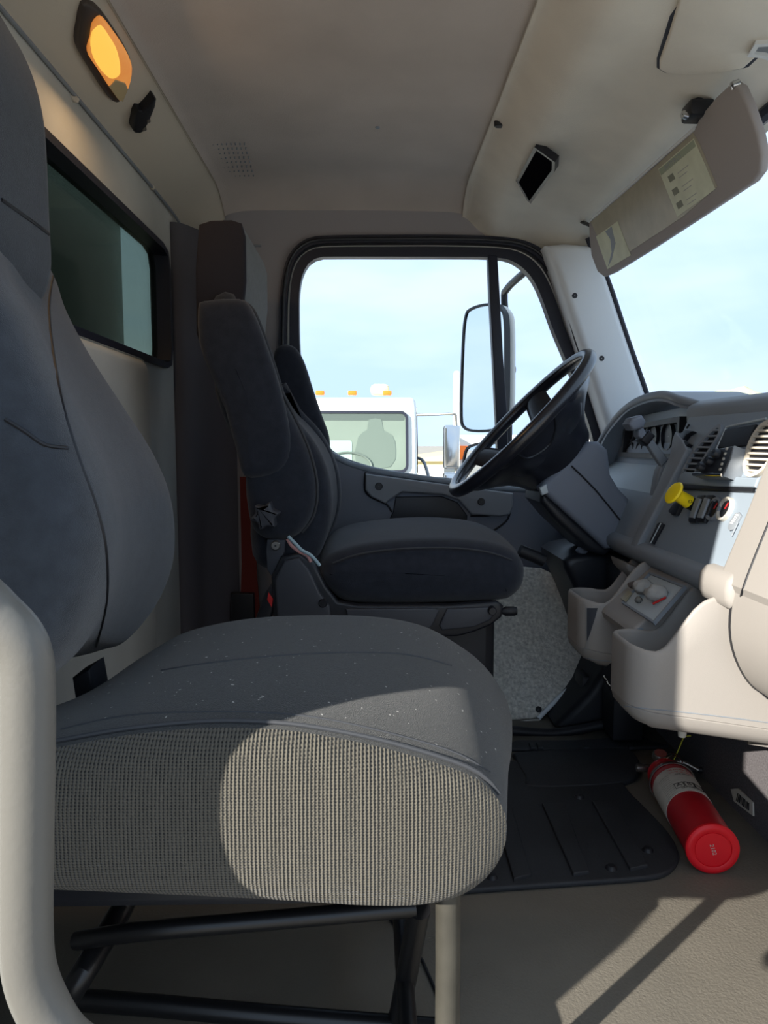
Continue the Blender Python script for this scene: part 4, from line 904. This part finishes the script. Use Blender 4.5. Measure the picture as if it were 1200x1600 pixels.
pA = VNn[0]+VNn[1]*vf(1098,178)[0]+VNn[2]*vf(1098,178)[1]
obj('pivot_clip', box(pA.x-.03, pA.x+.012, pA.y-.022, pA.y+.022, pA.z-.010, pA.z+.018, .006), m_plast, vz)
obj('clip_stem', tube([pA+Vector((-.008,0,.01)), pA+Vector((-.004,0,.045))], .009, 10), m_plast, vz)
obj('clip_tip', lathe([(.001,.008),(.006,.008),(.008,0)], pA+Vector((-.03,-.005,-.004)), (-1,-.3,0), 12), m_chrome, vz)
pB = PX(922, 352, .575)
obj('pivot_rod', tube([pB, PX(908,346,.572), PX(900,340,.57), PX(896,338,.565)+Vector((0,0,.02))], .005, 8, 3), m_plast, vz)
obj('pivot_base', lathe([(.001,-.006),(.014,-.004),(.018,.004),(.018,.03)], PX(898,337,.565), (0,0,1), 16), m_plast, vz)
cpn = VNn[0]+VNn[1]*vf(1154,131)[0]+VNn[2]*vf(1154,131)[1]
obj('corner_clip', lathe([(.001,.006),(.006,.005),(.007,-.006)], cpn+VNn[3]*vs_*.006, VNn[3]*vs_, 12), m_chrome, vz)
# overhead storage flap: follows the header slope
HO = Vector((.44, 0, Z(.618))); HF = frame(HO, DU, Vector((-.12,0,.030)))
def hf(px, py): p = PN(px, py, HO, HF[3])-HO; return (p.dot(HF[1]), p.dot(HF[2]))
def hlf(pts, a, b, r=.001, **k): return loft([hf(x, y) for x, y in pts], a, b, r, HF, **k)
hs = 1 if (CP-Vector((.5,1.2,Z(.6)))).dot(HF[3]) > 0 else -1
lid = [(1066,-20),(1046,48),(1032,88),(1032,100),(1042,106),(1080,109),(1130,106),(1165,98),(1200,66),(1240,20),(1300,-60),(1100,-120)]
oc = obj('overhead_bin_lid', hlf(lid, -.012*hs, .010*hs, .005), m_head, None, 'grey overhead storage flap with a recessed latch, top right', 'storage flap')
lo_ = [hf(x, y) for x, y in [(1060,-20),(1040,46),(1027,88),(1027,103),(1040,111),(1080,113),(1131,110),(1170,102),(1206,68),(1246,22),(1306,-60),(1094,-120)]]
obj('gap', ringslab(lo_, inset(lo_, .007), -.002*hs, .003*hs, HF), m_seal, oc)
lt = [hf(x, y) for x, y in [(1172,72),(1184,52),(1210,50),(1235,62),(1215,82),(1196,74)]]
obj('latch_frame', ringslab(lt, inset(lt, .007), .008*hs, .016*hs, HF), m_pillar, oc)
obj('latch_pocket', loft(inset(lt, .006), .008*hs, .011*hs, 0, HF), m_dashd, oc)
# dome lamp on the coving
CO = Vector((-.53, 0, Z(.598))); CFv = Vector((.12,0,.084)); CF = frame(Vector((-.465,0,Z(.650))), DU, Vector((-.058,0,-.033)))
def cfp(px, py): p = PN(px, py, CF[0], CF[3])-CF[0]; return (p.dot(CF[1]), p.dot(CF[2]))
cs = 1 if (CP-Vector((-.46,1.2,Z(.65)))).dot(CF[3]) > 0 else -1
def cl_(pts, a, b, r=.001, **k): return loft([cfp(x, y) for x, y in pts], a*cs, b*cs, r, CF, **k)
dlm = empty('dome_lamp', (-.46, 1.2, Z(.63)), 'lit amber dome lamp in a dark rectangular bezel above the back window', 'lamp')
bz = [(122,-4),(136,-6),(152,6),(178,44),(194,72),(199,90),(196,118),(190,138),(180,149),(170,148),(156,132),(134,98),(118,72),(112,52),(115,28)]
ln = [(134,22),(143,10),(152,12),(170,36),(186,60),(196,82),(197,100),(192,122),(182,142),(174,138),(160,118),(142,90),(130,72),(127,58),(132,40)]
obj('bezel', cl_(bz, -.004, .016, .006, sm=2), m_plast if False else mat('lamp_bezel', (70,62,58), .5), dlm)
obj('lens', cl_(ln, .010, .022, .004, sm=2), m_amber, dlm, label='glowing amber lens')
obj('bulb_glow', cl_([(136,24),(146,18),(158,34),(170,54),(176,74),(178,96),(170,104),(160,104),(146,90),(134,70),(130,52),(132,36)], .018, .0228, .002, sm=2), mat('bulb_glow', (255,190,90), .3, emit=(255,196,84), estr=.9), dlm, label='bright yellow glow of the bulb')
obj('lens_end', cl_([(160,118),(170,106),(186,112),(190,122),(182,142),(174,138)], .018, .0235, .002), mat('clear_lens_end', (200,180,140), .2), dlm)
lp = bpy.data.lights.new('dome_lamp_bulb', 'AREA'); lp.energy = .65; lp.shape = 'RECTANGLE'; lp.size = .16; lp.size_y = .06; lp.color = (1, .62, .30)
lpo = bpy.data.objects.new('dome_lamp_bulb', lp); C.objects.link(lpo); c0 = cfp(162, 80)
lpo.location = CF[0]+CF[1]*c0[0]+CF[2]*c0[1]+CF[3]*cs*.03; lpo.rotation_euler = (-(CF[3]*cs)).to_track_quat('Z', 'Y').to_euler()
# coat hook
ch = empty('coat_hook', (-.45, 1.44, Z(.62)), 'small black coat hook beside the dome lamp', 'hook')
obj('hook_base', cl_([(199,188),(203,165),(207,157),(214,158),(222,150),(230,140),(232,136),(236,140),(234,152),(226,172),(217,190),(210,194),(202,193)], .002, .022, .004), m_black, ch)
for a, b in ((217,186),(223,173)): p = CF[0]+CF[1]*cfp(a, b)[0]+CF[2]*cfp(a, b)[1]; obj('screw', lathe([(.0005,.0245),(.004,.0245),(.0045,.021)], p, CF[3]*cs, 12), m_steeld, ch)
# small push pins along the seam
for n_, (a, b, d) in enumerate(((118,155,'lowest under the dome lamp'),(238,293,'below the headliner seam near the driver seat'),(291,297,'above the driver headrest on the coving'))):
    p = PX(a, b, -.515) if n_ < 2 else CF[0]+CF[1]*cfp(a, b)[0]+CF[2]*cfp(a, b)[1]
    obj('push_pin', lathe([(.0005,.006),(.004,.005),(.006,.001),(.006,-.006)], p, (1,0,-.5), 14), m_beige, None, 'pale plastic push pin '+d, 'pin')
# ceiling bits
p = PZ(791,177,Z(.704)); hh = obj('ceiling_slot', loft(rr(p.x-.026, p.x+.026, p.y-.010, p.y+.010, .009), Z(.676), Z(.712), .003, XYF), m_black, None, 'small dark oval slot in the headliner', 'slot')
p = PZ(590,198,Z(.712)); obj('ceiling_button', lathe([(.0005,-.004),(.005,-.003),(.007,.003),(.007,.012)], p, (0,0,1), 14), m_dashb, None, 'tiny round button in the middle of the headliner', 'button')
PO = Vector((.34, 1.50, Z(.64)))
vnt = empty('header_pocket', (.35, 1.5, Z(.60)), 'rectangular pocket in the header above the driver window, its shade painted black', 'pocket')
PFm = frame(PO, Vector((0,-1,0)), Vector((-.075,0,.05)))
def pfp(px, py): q = PN(px, py, PO, PFm[3])-PO; return (q.dot(PFm[1]), q.dot(PFm[2]))
psn = 1 if (CP-PO).dot(PFm[3]) > 0 else -1
fo_ = [pfp(a, b) for a, b in [(811,278),(840,225),(870,247),(869,262),(832,312),(828,308)]]
obj('pocket_frame', ringslab(inset(fo_, -.002), inset(fo_, .005), -.006*psn, .010*psn, PFm), m_plast, vnt)
obj('pocket_shade_plate', loft(inset(fo_, .005), -.005*psn, .0085*psn, 0, PFm), mat('pocket_shade', (14,14,18), 1, spec=0), vnt)  # flat matte black plate paints the shade inside the pocket; nothing is recessed
for i in range(5):
    for j in range(9): pass
# speaker grille in the rear corner of the headliner: a field of tiny holes
gx = []
for i in range(9):
    for j in range(9):
        p = PZ(326+i*7+j*2.0, 226+j*7, Z(.699)); gx.append(lathe([(.0005,-.0015),(.0018,-.001),(.0018,.004)], p-Vector((0,0,.0)), (0,0,1), 6))
gr = obj('speaker_grille', join(*gx), m_dashd, None, 'faint grid of speaker holes in the rear corner of the headliner', 'grille', kind='stuff')

# ================================================================== OUTSIDE
GZ = -1.10
st('ground', ([(-150,-150,GZ),(150,-150,GZ),(150,300,GZ),(-150,300,GZ)], [(0,1,2,3)]), m_dirt, label='pale sunlit yard ground')
# body of our own truck behind the cab, seen through the rear window
obj('service_body', box(-3.2, -.72, .22, 2.25, -.3, 2.2, .02), mat('body_green_grey', (150,150,140), .7, var=.15, vscale=2), None, 'dark green grey truck body right behind the rear cab window', 'truck body')
# mirrors on the driver side
mr = empty('side_mirror', (.42, 2.5, Z(-.15)), 'tall chrome edged door mirror outside the driver window, with a smaller one under it', 'mirror')
MY = 2.50
def MFR(cx_, cy_):
    o_ = PY(cx_, cy_, MY); fr = frame(o_, Vector((.54, -.84, 0)), Vector((0, 0, 1)))
    if (CP-o_).dot(fr[3]) < 0: fr = (fr[0], -fr[1], fr[2], -fr[3])
    return fr
def mirror(pts, cx_, cy_):
    fr = MFR(cx_, cy_); q = []
    for a, b in pts: p = PN(a, b, fr[0], fr[3])-fr[0]; q.append((p.dot(fr[1]), p.dot(fr[2])))
    q = smooth(q, 3)
    obj('mirror_shell', ringslab(q, inset(q, .008), -.012, .008, fr), m_plast, mr)
    obj('mirror_back', loft(inset(q, .003), -.010, -.05, .02, fr), m_white, mr)
    obj('mirror_glass', loft(inset(q, .0085), -.004, .004, 0, fr), m_mirror, mr)
mirror([(735,483),(752,476),(775,474),(786,482),(792,500),(793,560),(792,640),(786,666),(770,674),(740,675),(725,668),(721,650),(722,590),(725,520),(729,492)], 758, 575)
mirror([(728,705),(740,694),(765,690),(788,694),(793,720),(788,755),(735,755),(724,740)], 758, 722)
obj('mirror_arm', tube([PY(792,800,2.56), PY(795,700,2.56), PY(794,560,2.56), PY(788,470,2.56), PY(792,452,2.52), PY(812,432,2.40), PY(845,405,2.25), PY(856,398,2.17)], .012, 12, 4), m_plast, mr)
obj('mirror_knob', lathe([(.001,.02),(.012,.018),(.014,0)], PY(797,578,2.53), (1,0,0), 14), m_plast, mr)

def truck(cx, y0, name, lab, group=None, sc=1.0):
    """white conventional truck facing this cab; cx: centre, y0: windscreen distance"""
    t = empty(name, (cx, y0, GZ), lab, 'truck', group)
    TO = lambda x, y, z: Vector((cx+x*sc, y0+y*sc, GZ+z*sc))
    def b(nm, x0, x1, ya, yb, z0, z1, m, r=.03, par=t, **k):
        a, c = TO(x0, ya, z0), TO(x1, yb, z1); return obj(nm, box(a.x, c.x, a.y, c.y, a.z, c.z, r), m, par, **k)
    # cab as side profile in YZ extruded in X, with rounded edges
    pr = [(0.0,1.42),(.18,2.18),(.32,2.30),(1.55,2.34),(1.62,2.2),(1.62,.75),(-.05,.75),(-.08,1.30)]
    cab_ = loft([(TO(0,a,0).y, TO(0,0,b_).z) for a, b_ in pr], TO(-1.08,0,0).x, TO(1.08,0,0).x, .07, YZF, n=4)
    cabo = obj('cab_shell', cab_, m_white, t)
    # windscreen slightly proud of the raked front, with black surround
    d = (TO(0,.18,2.18)-TO(0,0,1.42)).normalized(); WFm = (TO(0,-.012,1.42), Vector((1,0,0)), d, Vector((1,0,0)).cross(d))
    wo = rr(-.98*sc, .98*sc, .03*sc, .74*sc, .09*sc, 5)
    wf_ = obj('windscreen_seal', ringslab(wo, inset(wo, .03*sc), -.02, .03, WFm), m_seal, t)
    obj('windscreen', loft(inset(wo, .028*sc), .012, .016, 0, WFm), mat('truck_windscreen', (118,130,118), .15, spec=.6, var=.08, vscale=1.5), t)
    obj('visible_interior_panel', loft(rr(-.9*sc, .35*sc, .10*sc, .40*sc, .03), .006, .020, 0, WFm), mat('screen_pale_pane', (150,172,162), .2), t, label='pale rear window seen through the windscreen')  # even pale panel laid on the opaque windscreen
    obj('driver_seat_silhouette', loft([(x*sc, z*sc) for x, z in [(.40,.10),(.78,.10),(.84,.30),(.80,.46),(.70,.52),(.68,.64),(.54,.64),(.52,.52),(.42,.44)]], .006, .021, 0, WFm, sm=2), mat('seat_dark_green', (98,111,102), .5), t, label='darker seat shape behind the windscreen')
    obj('steering_rim', tube([WFm[0]+WFm[1]*(.30+.27*math.cos(q))*sc+WFm[2]*(.10+.16*math.sin(q))*sc+WFm[3]*.03 for q in [math.pi*i/16 for i in range(17)]], .012*sc, 8), mat('far_rim', (96,108,100), .5), t)
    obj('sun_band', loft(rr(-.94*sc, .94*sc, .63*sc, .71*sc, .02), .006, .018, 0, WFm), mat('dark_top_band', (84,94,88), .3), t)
    obj('wiper', tube([TO(-.8,-.06,1.47), TO(-.2,-.06,1.56), TO(.5,-.05,1.42)], .010*sc, 6, 3), m_door, t)
    for sx_ in (-1, 1):
        dw = loft([(TO(0,a,0).y, TO(0,0,b_).z) for a, b_ in [(.22,1.45),(.36,2.05),(.48,2.14),(1.10,2.14),(1.18,2.05),(1.18,1.42),(.8,1.36)]], TO(sx_*1.075,0,0).x, TO(sx_*1.10,0,0).x, .006, YZF, sm=2)
        obj('door_window', dw, m_seal, t)
        fn = obj('fender', loft([(TO(0,a,0).y, TO(0,0,b_).z) for a, b_ in [(-1.5,.7),(-1.45,1.02),(-1.2,1.2),(-.7,1.2),(-.35,1.0),(-.25,.6),(-.4,.6),(-.6,.85),(-.95,.92),(-1.25,.8),(-1.35,.6)]], TO(sx_*.78,0,0).x, TO(sx_*1.15,0,0).x, .04, YZF), m_white, t)
        obj('wheel', lathe([(.2,-.14),(.5,-.14),(.53,-.1),(.53,.1),(.5,.14),(.25,.14),(.2,.06),(.001,.06)], TO(sx_*.98,-.9,.53), (sx_,0,0), 32), m_black, t)
        obj('mirror_bracket', tube([TO(sx_*1.08,.15,2.10), TO(sx_*1.30,.02,2.10), TO(sx_*1.46,-.05,2.10), TO(sx_*1.50,-.05,2.02), TO(sx_*1.50,-.05,1.35), TO(sx_*1.45,-.05,1.22), TO(sx_*1.10,.1,1.20)], .014*sc, 8, 3), m_steeld, t)
        mm_ = obj('wing_mirror', box(*sorted((TO(sx_*1.36,0,0).x, TO(sx_*1.54,0,0).x)), TO(0,-.12,0).y, TO(0,0,0).y, TO(0,0,1.50).z, TO(0,0,1.98).z, .03), m_chrome, t)
        obj('wing_mirror', box(*sorted((TO(sx_*1.36,0,0).x, TO(sx_*1.54,0,0).x)), TO(0,-.10,0).y, TO(0,0,0).y, TO(0,0,1.26).z, TO(0,0,1.46).z, .03), m_chrome, t)
        b('headlamp', *sorted((sx_*.62, sx_*.9)), -1.66, -1.5, .75, .92, m_chrome)
        obj('air_intake', tube([TO(sx_*1.14,.75,1.6), TO(sx_*1.2,.6,1.55), TO(sx_*1.25,.4,1.3), TO(sx_*1.25,.4,.9)], .02, 8, 3), m_dashd, t)
    hd_ = loft([(TO(0,a,0).y, TO(0,0,b_).z) for a, b_ in [(0,.7),(0,1.40),(-.6,1.32),(-1.35,1.15),(-1.58,.98),(-1.62,.6)]], TO(-.78,0,0).x, TO(.78,0,0).x, .08, YZF, n=4)
    obj('hood', hd_, m_white, t)
    g = b('grille', -.5, .5, -1.66, -1.6, .6, 1.0, m_plast)
    for i in range(6): b('grille_bar', -.48, .48, -1.685, -1.655, .63+i*.06, .655+i*.06, m_chrome, .005, g)
    b('bumper', -1.15, 1.15, -1.85, -1.62, .35, .62, m_white, .05)
    b('box_body', -1.2, 1.2, 1.9, 7, .9, 2.28, mat('body_white', (214,214,206), .6))
    for x in (-.75, -.35, -.02, .35, .75):
        if x != 0: b('marker_lamp', x-.05, x+.05, .30, .40, 2.33, 2.38, m_orange, .01)
    b('roof_beacon', .28 if False else .56, .78, .45, .66, 2.34, 2.47, mat('beacon_cream', (250,225,170), .4), .05)
    return t
D_ = 8.2
truck(PY(500,650,D_).x, D_, 'parked_truck', 'white truck parked facing the driver window, its windscreen pale green')
# second, farther white vehicle and low sheds near the horizon
sh1 = empty('distant_shed', (PY(690,720,30).x, 30, GZ), 'low cream shed beyond the parked truck, under the mirror', 'shed')
p = PY(690,720,30)
obj('shed_wall', box(p.x-1.6, p.x+5, 30, 36, GZ, GZ+1.0, .02), mat('shed_cream', (238,228,180), .8), sh1)
obj('shed_roof', loft([(p.x-1.8, GZ+1.0),(p.x+1.7, GZ+1.5),(p.x+5.2, GZ+1.0)], 29.8, 36.2, .02), mat('shed_roof_tan', (226,206,150), .8), sh1)
for i in range(3): obj('shed_door', box(p.x-1+i*1.9, p.x+.2+i*1.9, 29.94, 30.02, GZ, GZ+.8, .01), m_lab, sh1)
ex_ = empty('exhaust_stack', (PY(714,600,12).x, 12, GZ), 'pale vertical exhaust stack beyond the mirror', 'exhaust stack')
q = PY(714,600,12); obj('stack_pipe', lathe([(.06,0),(.06,q.z-GZ+.10),(.05,q.z-GZ+.2),(.045,q.z-GZ+.2)], (q.x,12,GZ), (0,0,1), 16), m_white, ex_)
obj('amber_reflector', box(PY(722,707,11).x-.08, PY(722,707,11).x+.08, 10.94, 11.0, PY(722,707,11).z-.10, PY(722,707,11).z+.10, .01), m_orange, ex_)  # emission in the orange material brightens this reflector, which is no lamp
obj('tractor_body', box(q.x-.1, q.x+2.2, 11, 13, GZ+.4, GZ+1.9, .05), m_white, ex_)
# trees beyond the windscreen, each its own thing
for i, (x, y, r, lab) in enumerate(((22.5,56,1.6,'hazy olive tree farthest left beyond the windscreen, just above the gauge hood'),(29.5,59,2.2,'wide hazy green tree beyond the windscreen above the centre of the dash'),(37,60,2.2,'hazy green tree beyond the windscreen at the right edge of the picture'))):
    t = empty('distant_tree', (x, y, GZ), lab, 'tree')
    obj('crown', blob(Vector((x, y, GZ+4.3)), r*1.4, r*1.4, r*.75, i*1.7+.4, .35), m_green, t, ang=180)
    obj('trunk', tube([(x, y, GZ), (x, y, GZ+2.6)], .25, 8), mat('bark', (110,96,80), .9), t)
# the open passenger door, swung forward on its hinge
dr = empty('door_2', (.78, .1, 0), 'open passenger door swung forward', kind='structure')
DRF = frame(Vector((.70, YP-.08, 0)), Vector((.22,-.975,0)), Vector((0,0,1)))
dro = [(a, b) for a, b in rr(0, .92, -.1, 1.22, .08)]; dri = rr(.08, .84, .66, 1.12, .08)
obj('door_panel', loft(rr(0, .92, -.1, .66, .04), -.03, .03, .01, DRF), m_door, dr)
obj('window_frame', ringslab([Vector(p) for p in rr(0, .92, .62, 1.22, .08)], [Vector(p) for p in dri], -.025, .025, DRF), m_seal, dr)
obj('window_glass', loft(dri, -.002, .002, 0, DRF), g_clear, dr)

# bonnet of this truck beyond the windscreen
ho = empty('truck_hood', (1.7, 1.3, GZ), 'white hood of this truck just beyond the windscreen, below the dash top', 'hood')
obj('hood_shell', loft([(.93,Z(-.9)),(.93,Z(-.03)),(1.2,Z(-.02)),(1.9,Z(-.10)),(2.35,Z(-.22)),(2.5,Z(-.4)),(2.55,Z(-1.0))], .62, 1.98, .10, n=6), m_white, ho)
for y0, y1 in ((.25,.60),(2.0,2.35)): obj('fender', loft([(1.0,Z(-.95)),(1.1,Z(-.5)),(1.5,Z(-.3)),(2.0,Z(-.3)),(2.35,Z(-.5)),(2.45,Z(-.95)),(2.2,Z(-.95)),(2.0,Z(-.62)),(1.5,Z(-.62)),(1.25,Z(-.95))], y0, y1, .05), m_white, ho)
